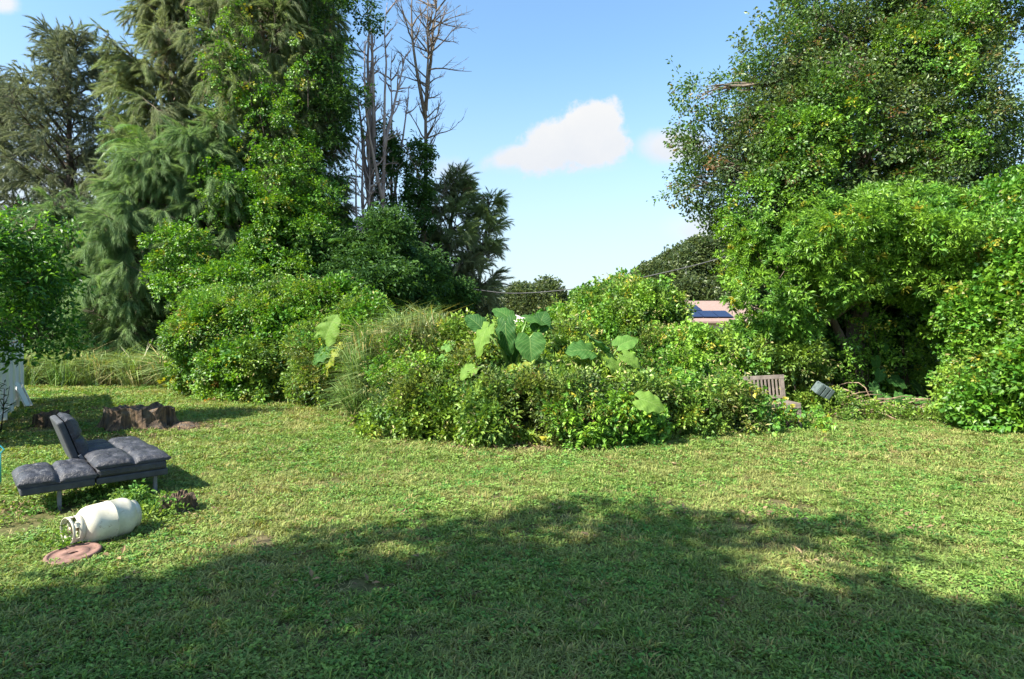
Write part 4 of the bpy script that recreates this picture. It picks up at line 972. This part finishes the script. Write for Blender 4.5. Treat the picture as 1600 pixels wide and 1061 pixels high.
cluster('large dark elephant ear clump with a yellowing leaf hanging in front', 800, 590, 9.6, [
    (762, 512, 9.2, (-.55, -.45, -.75), (-.45, -.6, .7), .60, .42, LG), (752, 512, 9.6, (-.5, .2, .5), (.3, -.9, .3), .50, .42, DG), (790, 505, 9.3, (-.05, -.35, -1), (-.5, -.9, .1), .66, .46, DG),
    (828, 528, 9.2, (.05, -.55, -.8), (0, -.8, .6), .52, .62, MG), (842, 512, 9.7, (.25, .1, .9), (-.3, -1, .1), .42, .46, DG), (812, 575, 9.0, (.15, -.3, -.9), (-.1, -.95, .45), .42, .62, YG),
    (825, 497, 9.7, (.9, .1, .05), (0, -.35, 1), .62, .5, MG), (795, 497, 9.8, (-.5, .3, .5), (0, -.5, .8), .5, .44, MG), (740, 575, 9.2, (-.6, -.2, -.3), (-.2, -.6, .8), .36, .4, LG), (808, 530, 9.5, (-.2, -.1, -.9), (.4, -.9, .2), .55, .4, DG)])
cluster('blue-green elephant ear clump right of centre with a long leaf pointing down', 945, 600, 9.8, [
    (922, 548, 9.3, (-.8, -.3, .18), (.1, -.55, .8), .52, .62, MG), (935, 542, 9.5, (-.2, -.5, .35), (.05, -.6, .8), .5, .62, (0.05, 0.14, 0.04)), (968, 540, 9.5, (.8, .2, .45), (-.25, -.7, .6), .48, .44, (0.09, 0.2, 0.04)),
    (952, 562, 9.3, (.75, -.25, -.75), (.25, -.8, .5), .62, .34, LG), (975, 555, 9.3, (.35, -.2, -.2), (.2, -.7, .6), .4, .36, LG)])
cluster('single pale elephant ear leaf low in the thicket near the bench', 1000, 660, 9.3, [
    (1000, 624, 8.25, (.85, -.35, -.1), (-.1, -.75, .75), .46, .46, LG)])
cluster('small elephant ear leaf half buried in the grassy rise', 690, 590, 10.2, [(700, 560, 9.9, (-.7, -.3, -.2), (0, -.7, .8), .36, .34, (0.12, 0.26, 0.06)), (696, 545, 10, (.5, .2, .6), (-.2, -.9, .4), .3, .26, (0.12, 0.26, 0.06))])
cluster('broad leaved plant at the lawn edge below the fence stake on the right', 1485, 650, 11.0, [
    (1482, 630, 10.8, (-.1, -.3, -.8), (0, -.85, .5), .48, .52, (0.11, 0.25, 0.05)), (1490, 625, 11, (.7, -.1, .15), (-.1, -.7, .8), .40, .30, (0.10, 0.23, 0.05)), (1478, 632, 10.9, (-.85, -.1, .1), (0, -.6, .8), .38, .26, (0.12, 0.26, 0.05)),
    (1488, 618, 11.2, (.3, .2, .7), (-.1, -.9, .4), .34, .3, (0.08, 0.2, 0.05))])
cluster('dark broad leaved plant in the shade beside the arching tree trunk', 1400, 640, 12.3, [
    (1392, 592, 12.0, (.5, -.4, -.25), (0, -.7, .7), .42, .42, DG), (1405, 615, 11.9, (.2, -.3, -.7), (.1, -.8, .5), .36, .34, (0.06, 0.17, 0.04)), (1420, 622, 11.8, (.8, -.3, -.1), (0, -.6, .8), .36, .3, (0.07, 0.2, 0.04)),
    (1385, 620, 12, (-.4, -.3, -.5), (0, -.8, .6), .34, .32, (0.05, 0.15, 0.04)), (1430, 600, 12.2, (.6, -.2, -.5), (.2, -.8, .4), .5, .3, DG), (1440, 625, 11.8, (.5, -.3, -.2), (0, -.7, .8), .3, .28, (0.08, 0.2, 0.04)), (1402, 640, 11.7, (.3, -.4, -.4), (0, -.7, .7), .3, .3, (0.07, 0.19, 0.04))])
cluster('heart leaved creeper plant hugging the arching tree trunk', 1372, 600, 12.4, [
    (1368, 560, 12.1, (.2, -.2, -.8), (.1, -.9, .4), .32, .3, (0.06, 0.17, 0.04)), (1376, 580, 12.0, (-.2, -.2, -.8), (.1, -.9, .4), .32, .3, (0.05, 0.15, 0.04)), (1364, 600, 12.0, (.2, -.2, -.8), (-.1, -.9, .4), .32, .28, (0.05, 0.14, 0.04)),
    (1380, 540, 12.2, (.3, -.2, -.8), (.1, -.9, .4), .3, .28, (0.06, 0.17, 0.04)), (1372, 615, 11.9, (.0, -.2, -.8), (.2, -.9, .4), .3, .28, (0.06, 0.16, 0.04))])

# ------------------------------------------------------------------ bench
M['benchwood'] = surf('weathered_bench_wood', (0.12, 0.095, 0.08), (0.24, 0.195, 0.165), 7, .8, .3, .004, (1, 1, 1))
ang = math.atan2(-0.10, 1.25)
root = empty('garden_bench', (4.28, 10.35, 0), 'weathered wooden slat-back bench half swallowed by the bush at right', 'bench', rz=R(-4))
root.rotation_euler = (0, R(-2.5), R(4))
BW = 1.55
def part(name, c_, s_, mat, par, rot=None, bev=.004):
    g = Geo(); g.box((0, 0, 0), s_); o = g.build(name, mat, par, bevel=bev); o.location = c_
    if rot: o.rotation_euler = rot
    return o
bw = M['benchwood']
for sx in (-1, 1):
    part('leg', (sx * (BW / 2 - .03), -.42, .21), (.06, .06, .42), bw, root)
    part('leg', (sx * (BW / 2 - .03), .05, .43), (.06, .05, .86), bw, root, (R(-7), 0, 0))
for k_ in range(5): part('seat_slat', (0, -.41 + k_ * .095, .425), (BW, .075, .022), bw, root)
part('seat_rail', (0, -.455, .385), (BW - .02, .022, .075), bw, root)
part('top_rail', (0, .092, .86), (BW + .02, .035, .075), bw, root, (R(-7), 0, 0))
part('bottom_rail', (0, .03, .50), (BW - .12, .03, .055), bw, root, (R(-7), 0, 0))
for k_ in range(21): part('back_slat', (-BW / 2 + .08 + k_ * (BW - .16) / 20, .062, .675), (.034, .016, .31), bw, root, (R(-7), 0, 0))
part('armrest', (-BW / 2 + .03, -.2, .64), (.06, .52, .03), bw, root); part('armrest_post', (-BW / 2 + .03, -.42, .52), (.05, .05, .2), bw, root)
# grey green slatted crate
M['crate'] = surf('grey_green_paint', (0.07, 0.10, 0.10), (0.12, 0.155, 0.155), 9, .6, .15, .003)
root = empty('slatted_crate', (6.17, 11.4, .46), 'grey-green slatted crate tipped on its corner beside the bench', 'crate'); root.rotation_euler = (R(20), R(28), R(8)); root.scale = (.72,) * 3
for k_ in range(3): part('slat', (-.15 + k_ * .15, -.14, .14), (.11, .02, .28), M['crate'], root)
for k_ in range(3): part('slat', (-.15 + k_ * .15, 0, .29), (.11, .28, .02), M['crate'], root)
for sx in (-1, 1): part('side_panel', (sx * .215, 0, .14), (.02, .28, .28), M['crate'], root)
part('base', (0, 0, .01), (.44, .28, .02), M['crate'], root); part('slat', (0, .14, .14), (.40, .02, .26), M['crate'], root)

# dry branches fallen below the arching tree
def stick(label, pts, r, mat='twig', cat='branch', grp=None):
    g = Geo(); g.tube(pts, [r, r * .9, r * .7, r * .5][:len(pts)] if len(pts) <= 4 else r, 6)
    return tag(g.build('fallen_branch', M[mat], None, True), label, cat, grp)
GB = 'dry branches fallen at the foot of the arching tree'
stick('pale straight fallen branch pointing up left from the brush heap', [S(1358, 630, 11.6), S(1330, 612, 11.8), S(1290, 598, 12)], .022, grp=GB)
stick('arched grey branch rising left of the arching tree trunk', [S(1295, 612, 11.9), S(1308, 603, 11.85), S(1325, 598, 11.8), S(1342, 598, 11.8), S(1353, 606, 11.7), S(1363, 628, 11.6)], .010, grp=GB)
stick('lowest crooked fallen branch reaching into the lawn', [S(1362, 638, 11.5), S(1385, 648, 11.2), S(1412, 661, 10.8)], .017, grp=GB)
stick('dark fallen branch lying right of the brush heap', [S(1360, 632, 11.7), S(1385, 628, 11.9), S(1412, 626, 12)], .018, grp=GB)
rngb = random.Random(4); g = Geo()
for i in range(60):
    p0 = S(rngb.uniform(1290, 1430), rngb.uniform(618, 650), 11.5); p0.z = abs(rngb.gauss(.08, .12)) + .02; a_ = rngb.uniform(-.6, .6)
    L = rngb.uniform(.3, .9); p1 = p0 + Vector((math.cos(a_), math.sin(a_) * .8, rngb.uniform(-.15, .25))) * L; p1.z = max(.02, p1.z)
    g.tube([p0, p0.lerp(p1, .5) + Vector((0, 0, .05)), p1], [.011, .009, .005], 5)
tag(g.build('brush_heap', M['twig'], None, True), 'tangle of thin dry twigs heaped under the arching tree', 'twigs', kind='stuff')
# fence stake on the right
g = Geo(); p0 = G(1530, 655); g.tube([S(1528, 640, 10.9), S(1524, 600, 11), S(1518, 578, 11.1)], [.07, .06, .05], 8, wob=.15)
tag(g.build('wooden_stake', M['twig'], None, True), 'short weathered wooden stake leaning in the right-hand shrub', 'stake')

# ------------------------------------------------------------------ white fence, leaning board
fa, fb = Vector((-7.62, 8.0, 0)), Vector((-12.15, 14.05, 0)); fd = (fb - fa); fl = fd.length; fd.normalize(); fn = Vector((fd.y, -fd.x, 0))
root = empty('vinyl_fence', fa, 'tall white vinyl fence running back along the left edge', 'fence')
nb = 6; bay = fl / nb; rz_ = math.atan2(fd.y, fd.x)
pm = Geo(); pm.box((0, 0, .93), (.13, .13, 1.86)); pm.box((0, 0, 1.875), (.16, .16, .03)); pmesh = pm.build('post', M['white'], root); pmesh.rotation_euler = (0, 0, rz_)
bmg = Geo(); bmg.box((0, 0, .90), (.148, .022, 1.62)); bm0 = bmg.build('board', M['white'], root); bm0.rotation_euler = (0, 0, rz_)
first_b = True
for i in range(nb + 1):
    o = pmesh if i == 0 else pmesh.copy()
    if i: C.objects.link(o)
    o.location = fd * (i * bay)
    if i < nb:
        kk = int((bay - .13) // .155)
        for j in range(kk):
            o = bm0 if first_b else bm0.copy()
            if not first_b: C.objects.link(o)
            first_b = False
            o.location = fd * (i * bay + .065 + (j + .5) * (bay - .13) / kk)
        for z_ in (.12, 1.72):
            g = Geo(); g.beam(fd * (i * bay + .066) + Vector((0, 0, z_)), fd * ((i + 1) * bay - .066) + Vector((0, 0, z_)), .05, .12); g.build('rail', M['white'], root)
g = Geo(); a_ = G(42, 637); a_.z = .03; b_ = S(24, 598, 12.95); g.beam(a_, b_, .13, .04, (1, 0, 0)); g.beam(a_ + Vector((.0, .12, 0)), b_ + Vector((0, .12, 0)), .02, .04, (1, 0, 0))
tag(g.build('leaning_board', M['white'], None, bevel=.004), 'short white board propped against the end of the white fence', 'board')
# oleander sprig
root = empty('seedling', (gx(4, 9.6), 9.6, 0), 'thin dark seedling with narrow leaves in front of the white fence', 'plant')
g = Geo(); g.tube([(-.05, 0, 0), (0, 0, .4), (.02, 0, .75)], [.012, .009, .005], 5)
for s_ in (-1, 1): g.tube([(0, 0, .45), (s_ * .08, 0, .62), (s_ * .11, 0, .8)], [.007, .005, .003], 5)
g.build('stem', M['darkbark'], root, True)
V, Fc, lv = [], [], []; rr = random.Random(3)
for i in range(34):
    a_ = rr.uniform(0, 6.28); bz = rr.uniform(.3, .85)
    leaf_card(V, Fc, Vector((rr.uniform(-.1, .1), rr.uniform(-.05, .05), bz)), Vector((math.cos(a_), math.sin(a_), rr.uniform(-.1, .9))), Vector((0, 0, 1)), .14, .022); lv += [rr.random()] * 2
o = mesh_lv('leaves', V, Fc, lv, [M['dark']]); C.objects.link(o); o.parent = root; o['kind'] = 'stuff'
# teal garden stake
root = empty('garden_stake', (gx(-2, 6.3), 6.3, 0), 'teal diamond-topped garden stake cut by the left edge', 'garden stake')
g = Geo(); g.tube([(0, 0, 0), (0, 0, .36)], .009, 8); g.build('rod', M['teal'], root, True)
g = Geo(); g.tube([(0, 0, .36), (.045, 0, .405), (0, 0, .45), (-.045, 0, .405), (0, 0, .36)], .008, 6); g.build('diamond', M['teal'], root)

# ------------------------------------------------------------------ stumps
m, h, b, _ = newmat('rotten_wood')
tcn = h.n('ShaderNodeTexCoord'); mp = h.n('ShaderNodeMapping'); mp.inputs['Scale'].default_value = (1, 1, .15); h.l(tcn.outputs['Object'], mp.inputs[0])
n1 = h.noise(mp.outputs[0], 16, 6, .7); n2 = h.noise(tcn.outputs['Object'], 5, 4, .6)
c = h.ramp(n1, [(.32, (.015, .011, .008)), (.48, (.07, .045, .028)), (.66, (.20, .13, .07))])
c = h.mix(h.maprange(n2, .52, .68, 0, .6), c, (.10, .095, .085))
h.l(c, b.inputs['Base Color']); b.inputs['Roughness'].default_value = .9; bump(h, b, n1, .9, .05)
M['rot'] = m
def stump(label, loc, rx, ry, hgt, seed, flare=.35, name='tree_stump', jag=.12, rz=0):
    rng = random.Random(seed); n = 60; rows = 9; V, Fc = [], []
    ph = [rng.uniform(0, 6.28) for _ in range(6)]; jg = [rng.uniform(-1, 1) for _ in range(n)]
    jg = [(jg[i] + jg[i - 1] + jg[(i + 1) % n]) / 2 for i in range(n)]
    rad = lambda a_, t: 1 + .08 * math.sin(2 * a_ + ph[0]) + .07 * math.sin(5 * a_ + ph[1]) * (1.6 - t) + .05 * math.sin(9 * a_ + ph[2]) + .035 * math.sin(17 * a_ + ph[3] + t * 2) + flare * (1 - t) ** 3 * (.6 + .5 * math.sin(5 * a_ + ph[1]))
    for r_ in range(rows + 1):
        t = r_ / rows
        for i in range(n):
            a_ = 2 * math.pi * i / n; q = rad(a_, t); z_ = hgt * t * (1 + jag * jg[i] * t) - .03
            V.append((rx * q * math.cos(a_) + rng.uniform(-.006, .006), ry * q * math.sin(a_) + rng.uniform(-.006, .006), z_))
    for r_ in range(rows):
        for i in range(n): a_ = r_ * n + i; b_ = r_ * n + (i + 1) % n; Fc.append((a_, b_, b_ + n, a_ + n))
    for k_, (f_, dz) in enumerate(((.88, -.01), (.7, -.05), (.45, -.09), (.2, -.07))):
        for i in range(n):
            a_ = 2 * math.pi * i / n; q = rad(a_, 1) * f_
            V.append((rx * q * math.cos(a_), ry * q * math.sin(a_), hgt * (1 + jag * jg[i] * f_ * .8) + dz * hgt * 1.6 + rng.uniform(-.012, .012) - .03))
        s0 = (rows + k_) * n
        for i in range(n): a_ = s0 + i; b_ = s0 + (i + 1) % n; Fc.append((a_, b_, b_ + n, a_ + n))
    Fc.append(tuple((rows + 4) * n + i for i in range(n)))
    me = bpy.data.meshes.new(name); me.from_pydata(V, [], Fc); me.update(); me.materials.append(M['rot'])
    o = bpy.data.objects.new(name, me); C.objects.link(o); o.location = loc; o.rotation_euler = (0, 0, rz)
    return tag(o, label, 'stump')
p = G(188, 676); stump('large dark rotten tree stump behind the black futon', (p.x, p.y + .45, 0), .50, .44, .40, 21, .32, jag=.14)
p = G(66, 668); stump('small low dark stump left of the large one, near the fence', (p.x, p.y + .2, 0), .25, .22, .25, 22, .08, jag=.2)
p = G(254, 812); stump('little broken brown stump overgrown with weeds beside the gas cylinder', (p.x + .03, p.y + .16, 0), .145, .13, .19, 23, .35, jag=.25)
# soil mound by the large stump
V, Fc = [], []; n = 24; rr = random.Random(6)
for r_ in range(7):
    for i in range(n):
        a_ = 6.283 * i / n; q = r_ / 6 * (1 + .15 * math.sin(3 * a_) + rr.uniform(-.05, .05)); V.append((.34 * q * math.cos(a_), .22 * q * math.sin(a_), .10 * max(0, 1 - (r_ / 6) ** 2) + rr.uniform(-.012, .012)))
for r_ in range(6):
    for i in range(n): a_ = r_ * n + i; b_ = r_ * n + (i + 1) % n; Fc.append((a_, a_ + n, b_ + n, b_))
me = bpy.data.meshes.new('soil_mound'); me.from_pydata(V, [], Fc); me.materials.append(M['rot'])
o = bpy.data.objects.new('soil_mound', me); C.objects.link(o); p = G(285, 668); o.location = (p.x, p.y, 0)
tag(o, 'low mound of dark soil and bark right of the large stump', 'soil', kind='stuff')

def lie(name, key, pts, seed, scale=1.0, kind='stuff', parent=None):
    rs_ = np.random.RandomState(seed); n = len(pts)
    return scatter(name, key, np.array([tuple(p) for p in pts]), np.stack([rs_.normal(0, .3, n), rs_.normal(0, .3, n), rs_.uniform(0, 6.28, n)], 1), scale * rs_.uniform(.6, 1.3, n), parent=parent, kind=kind)
rr = random.Random(12); pts = []
for (px, py, sx, sy, k_) in ((820, 700, 1.2, .25, 150), (465, 632, .8, .3, 90), (290, 668, .7, .35, 120), (190, 682, .6, .3, 60), (600, 648, 1.0, .3, 110), (1400, 650, 1.4, .3, 140), (1270, 652, 1.0, .2, 60), (180, 604, 3.5, .4, 120), (60, 655, .8, .5, 40), (10, 800, .4, .6, 30)):
    q = G(px, py)
    for i in range(k_): pts.append((q.x + rr.gauss(0, sx * .6), q.y + rr.gauss(0, sy * .7), .01))
for i in range(130):
    d = rr.uniform(3, 14); pts.append((rr.uniform(-.9, .9) * d, d, .03))
lie('fallen_leaves', 'litter', pts, 13, .7)
# weeds around the stump, cylinder and futon feet
pts = []
for (cx_, cy_, sx, sy, zh, k_) in ((G(240, 810).x, G(240, 812).y + .1, .12, .1, .12, 130), (G(255, 780).x, G(254, 812).y + .16, .10, .08, .24, 100), (-3.50, 4.50, .07, .06, .09, 45), (G(125, 790).x, 5.8, .3, .22, .04, 70), (G(60, 800).x, 5.6, .3, .3, .06, 70)):
    for i in range(k_):
        r1, r2 = rr.gauss(0, 1), rr.gauss(0, 1); pts.append((cx_ + r1 * sx, cy_ + r2 * sy, abs(zh * rr.random() * math.exp(-(r1 * r1 + r2 * r2) / 3))))
P = np.array(pts); rs_ = np.random.RandomState(5); D = rs_.normal(0, .8, (len(P), 3)); D[:, 2] = np.abs(D[:, 2]) * .5 + .1; U = rs_.normal(0, .3, (len(P), 3)); U[:, 2] += 1
scatter('weeds', 'herb', P, eulers(D, U), rs_.uniform(.5, 1.0, len(P)))

# ------------------------------------------------------------------ futon
m, h, b, _ = newmat('black_leather')
tcn = h.n('ShaderNodeTexCoord'); n1 = h.noise(tcn.outputs['Object'], 3.0, 5, .6); n2 = h.noise(tcn.outputs['Object'], 22, 5, .65, .6); n3 = h.noise(tcn.outputs['Object'], 240, 2, .5)
c = h.ramp(n1, [(.35, (.020, .021, .028)), (.65, (.052, .054, .066))]); h.l(h.mix(h.maprange(n2, .58, .75, 0, .22), c, (.10, .098, .095)), b.inputs['Base Color'])
h.l(h.maprange(n2, .3, .7, .34, .6), b.inputs['Roughness']); b.inputs['Specular IOR Level'].default_value = .5
hh = h.m('ADD', h.m('MULTIPLY', n2, 1.0), h.m('MULTIPLY', n3, .12)); bump(h, b, hh, .6, .03)
M['leather'] = m
M['frame'] = surf('futon_frame_cloth', (.03, .034, .04), (.055, .06, .07), 12, .75, .2, .003)
M['metal'] = surf('leg_metal', (.10, .11, .13), (.16, .17, .19), 8, .5, .1, .003)
def cushion(w_, l_, t, nsx=2, nsy=2, seed=0, edge=.45, dent=.6):
    rs_ = np.random.RandomState(seed); nx, ny = 44, 48
    u = np.linspace(-1, 1, nx); v = np.linspace(-1, 1, ny); U_, V_ = np.meshgrid(u, v, indexing='ij')
    pe = lambda q: np.sqrt(np.clip(1 - np.abs(q) ** 5, 0, 1))
    top = t * (edge + (1 - edge) * pe(U_) * pe(V_))
    for k_ in range(1, nsx): s0 = -1 + 2 * k_ / nsx; top -= t * .30 * np.exp(-((U_ - s0) * w_ / 2 / .022) ** 2) + t * .06 * np.exp(-((U_ - s0) * w_ / 2 / .07) ** 2)
    for k_ in range(1, nsy): s0 = -1 + 2 * k_ / nsy; top -= t * .22 * np.exp(-((V_ - s0) * l_ / 2 / .02) ** 2) + t * .06 * np.exp(-((V_ - s0) * l_ / 2 / .07) ** 2)
    for i in range(nsx):
        for j in range(nsy):
            cu, cv_ = -1 + (2 * i + 1) / nsx, -1 + (2 * j + 1) / nsy
            rr_ = ((U_ - cu) * w_ / 2) ** 2 + ((V_ - cv_) * l_ / 2) ** 2; top -= t * dent * .35 * np.exp(-rr_ / .0025)
            ang_ = np.arctan2((V_ - cv_) * l_, (U_ - cu) * w_)
            top += t * .06 * np.sin(ang_ * 5 + rs_.uniform(0, 6)) * np.exp(-rr_ / .02) * (1 - np.exp(-rr_ / .002))
    top += .004 * vnoise(U_ * w_, V_ * l_, 28, seed)
    ins = 1 - .035 * (1 - np.minimum(pe(U_) * 1.3, 1)) * 0
    Xc, Yc = U_ * w_ / 2 * ins, V_ * l_ / 2 * ins
    bulge = .018
    vt = np.stack([Xc, Yc, top], 2).reshape(-1, 3).tolist(); vb = np.stack([Xc * .985, Yc * .985, np.zeros_like(top)], 2).reshape(-1, 3).tolist()
    Fc = []
    for i in range(nx - 1):
        for j in range(ny - 1): a_ = i * ny + j; Fc.append((a_, a_ + ny, a_ + ny + 1, a_ + 1))
    N0 = nx * ny
    ring = [i * ny for i in range(nx)] + [(nx - 1) * ny + j for j in range(1, ny)] + [i * ny + ny - 1 for i in range(nx - 2, -1, -1)] + [j for j in range(ny - 2, 0, -1)]
    verts = vt; K = len(ring); mid = []
    for q in ring:
        x_, y_, z_ = vt[q]; f_ = 1 + bulge / max(abs(x_), abs(y_), .1); mid.append((x_ * f_, y_ * f_, z_ * .55))
    bot = [(vt[q][0] * .985, vt[q][1] * .985, 0) for q in ring]
    verts = vt + mid + bot
    for k_ in range(K):
        k2 = (k_ + 1) % K; Fc.append((ring[k_], ring[k2], N0 + k2, N0 + k_)[::-1]); Fc.append((N0 + k_, N0 + k2, N0 + K + k2, N0 + K + k_)[::-1])
    Fc.append(tuple(N0 + K + k_ for k_ in range(K)))
    g = Geo(); g.v = [tuple(q) for q in verts]; g.f = Fc; return g
FT = R(44)
root = empty('futon', (-4.46, 5.14, 0), 'black leather click-clack futon with one back half raised, standing on the lawn', 'futon', rz=FT); root.scale = (.96,) * 3
# local frame: x across (back -> seat front), y along the length, origin at the near outer corner of the flat half
BL, SL, FL = .60, .62, 1.50     # back depth, seat depth, length
part('base_frame', (BL + SL / 2, FL / 2, .255), (SL + .02, FL, .07), M['frame'], root, bev=.015)
part('seat_box', (BL + SL / 2, FL / 2, .335), (SL, FL, .09), M['leather'], root, bev=.025)
part('base_frame', (BL / 2 - .01, FL * .25, .255), (BL - .02, FL / 2 - .01, .075), M['frame'], root, bev=.015)
for k_ in range(2):
    g = cushion(SL + .03, FL / 2 - .005, .10, 2, 2, 3 + k_); o = g.build('seat_cushion', M['leather'], root, True); o.location = (BL + SL / 2 + (.01 if k_ == 0 else -.015), FL * (.25 + .5 * k_), .378)
g = cushion(BL, FL / 2 - .01, .125, 2, 2, 9); o = g.build('flat_back_cushion', M['leather'], root, True); o.location = (BL / 2 - .01, FL * .25, .292)
bk = empty('raised_backrest', (BL - .01, FL * .75, .36)); bk.parent = root; bk.rotation_euler = (0, R(62), 0); bk.rotation_euler = (0, R(-108), 0)
# in the backrest frame +x runs up the back
g = Geo(); g.box((.235, 0, .07), (.50, FL / 2 - .02, .065)); o = g.build('back_board', M['frame'], bk, bevel=.018)
g = cushion(.47, FL / 2 - .03, .12, 2, 2, 15); o = g.build('back_cushion', M['leather'], bk, True); o.location = (.245, 0, .03); o.rotation_euler = (R(180), 0, 0)
for lx, ly in ((.30, .10), (BL + SL - .10, .08), (BL + SL - .10, FL - .08), (BL + .05, FL - .08)):
    g = Geo(); g.beam((lx, ly, .24), (lx, ly, .0), .035, .05, (0, 1, 0)); g.build('leg', M['metal'], root, bevel=.005)
g = Geo(); g.beam((BL + .02, FL * .5, .30), (BL - .06, FL * .5, .42), .03, .03); g.build('hinge', M['metal'], root)

# ------------------------------------------------------------------ gas cylinder
m, h, b, _ = newmat('tank_paint')
tcn = h.n('ShaderNodeTexCoord'); n1 = h.noise(tcn.outputs['Object'], 7, 6, .65); n2 = h.noise(tcn.outputs['Object'], 30, 5, .7)
c = h.ramp(n1, [(.3, (.42, .40, .31)), (.6, (.60, .57, .46))]); c = h.mix(h.maprange(n2, .60, .72), c, (.28, .20, .12)); h.l(c, b.inputs['Base Color'])
b.inputs['Roughness'].default_value = .38; bump(h, b, n2, .08, .004)
M['tank'] = m
M['brass'] = surf('brass_valve', (.18, .15, .10), (.30, .26, .18), 10, .45, .1, .003, metallic=.6)
ax0, ax1 = Vector((-3.42, 4.50, .155)), Vector((-3.22, 4.86, .158))
root = empty('gas_cylinder', ax0, 'off-white propane gas cylinder lying on its side in the grass', 'gas cylinder')
root.rotation_euler = (ax1 - ax0).to_track_quat('Z', 'X').to_euler(); root.scale = (1.02, 1.02, .88)
rt = .152; prof_ = [(0.001, -.028), (.05, -.026), (.09, -.016), (.12, .004), (.141, .032), (.150, .062), (rt, .09), (rt, .218), (rt + .003, .221), (rt + .003, .231), (rt, .234), (rt, .33), (.150, .355), (.141, .382), (.12, .408), (.09, .424), (.05, .432), (.001, .434)]
g = Geo(); g.lathe(prof_, 56); g.build('body', M['tank'], root, True)
g = Geo(); g.lathe([(.108, .400), (.112, .450), (.108, .450), (.103, .400)], 40); g.build('foot_ring', M['tank'], root, True)
g = Geo()                                   # collar with hand holes: arcs of thin plate
def arc(a0, a1, z0, z1, r_, t=.004, seg=14):
    k = len(g.v)
    for i in range(seg + 1):
        a_ = a0 + (a1 - a0) * i / seg
        for rr_, zz in ((r_, z0), (r_, z1), (r_ + t, z1), (r_ + t, z0)): g.v.append((rr_ * math.cos(a_), rr_ * math.sin(a_), zz))
    for i in range(seg):
        for j in range(4): a_ = k + i * 4 + j; b_ = k + i * 4 + (j + 1) % 4; g.f.append((a_, b_, b_ + 4, a_ + 4))
    g.f.append((k, k + 1, k + 2, k + 3)); q = k + seg * 4; g.f.append((q + 3, q + 2, q + 1, q))
arc(R(-150), R(150), -.06, -.005, .098); arc(R(-150), R(150), -.115, -.095, .100)
for a0, a1 in ((-150, -118), (-70, -48), (-12, 12), (48, 70), (118, 150)): arc(R(a0), R(a1), -.096, -.059, .099, .0035, 5)
g.build('collar', M['tank'], root, True)
g = Geo(); g.tube([(0, 0, -.03), (0, 0, -.075)], .018, 10); g.tube([(-.045, 0, -.06), (.04, 0, -.06)], .013, 10); g.build('valve', M['brass'], root, True)
g = Geo(); g.tube([(0, 0, -.075), (0, 0, -.098)], .026, 12); g.build('valve_knob', M['brass'], root, True)
# rusty disc
m, h, b, _ = newmat('rusty_cover')
tcn = h.n('ShaderNodeTexCoord'); n1 = h.noise(tcn.outputs['Object'], 14, 6, .7)
h.l(h.ramp(n1, [(.3, (.10, .05, .038)), (.55, (.20, .11, .085)), (.75, (.30, .18, .14))]), b.inputs['Base Color']); b.inputs['Roughness'].default_value = .8; bump(h, b, n1, .3, .006)
M['rust'] = m
root = empty('round_cover', G(111, 874), 'rusty red-brown round cover plate lying in the grass', 'cover plate'); root.location.z = .034; root.rotation_euler = (R(3), R(-2), R(20))
g = Geo(); g.lathe([(.022, .0), (.022, .010), (.10, .012), (.102, .007), (.150, .007), (.152, .014), (.172, .013), (.178, .004), (.178, -.012), (.022, -.012), (.022, 0)], 48); g.build('plate', M['rust'], root, True)
g = Geo(); g.tube([(-.028, 0, .012), (0, 0, .017), (.028, 0, .012)], .006, 6); g.build('handle', M['rust'], root, True)
# long dry blade lying on the shaded lawn
g = Geo(); a_ = G(745, 967); b_ = G(825, 990); g.tube([a_ + Vector((0, 0, .06)), a_.lerp(b_, .5) + Vector((0, 0, .085)), b_ + Vector((0, 0, .06))], [.0025, .003, .0015], 5)
tag(g.build('straw_stalk', M['straw'], None, True), 'single long straw stalk lying on the shaded lawn', 'straw')
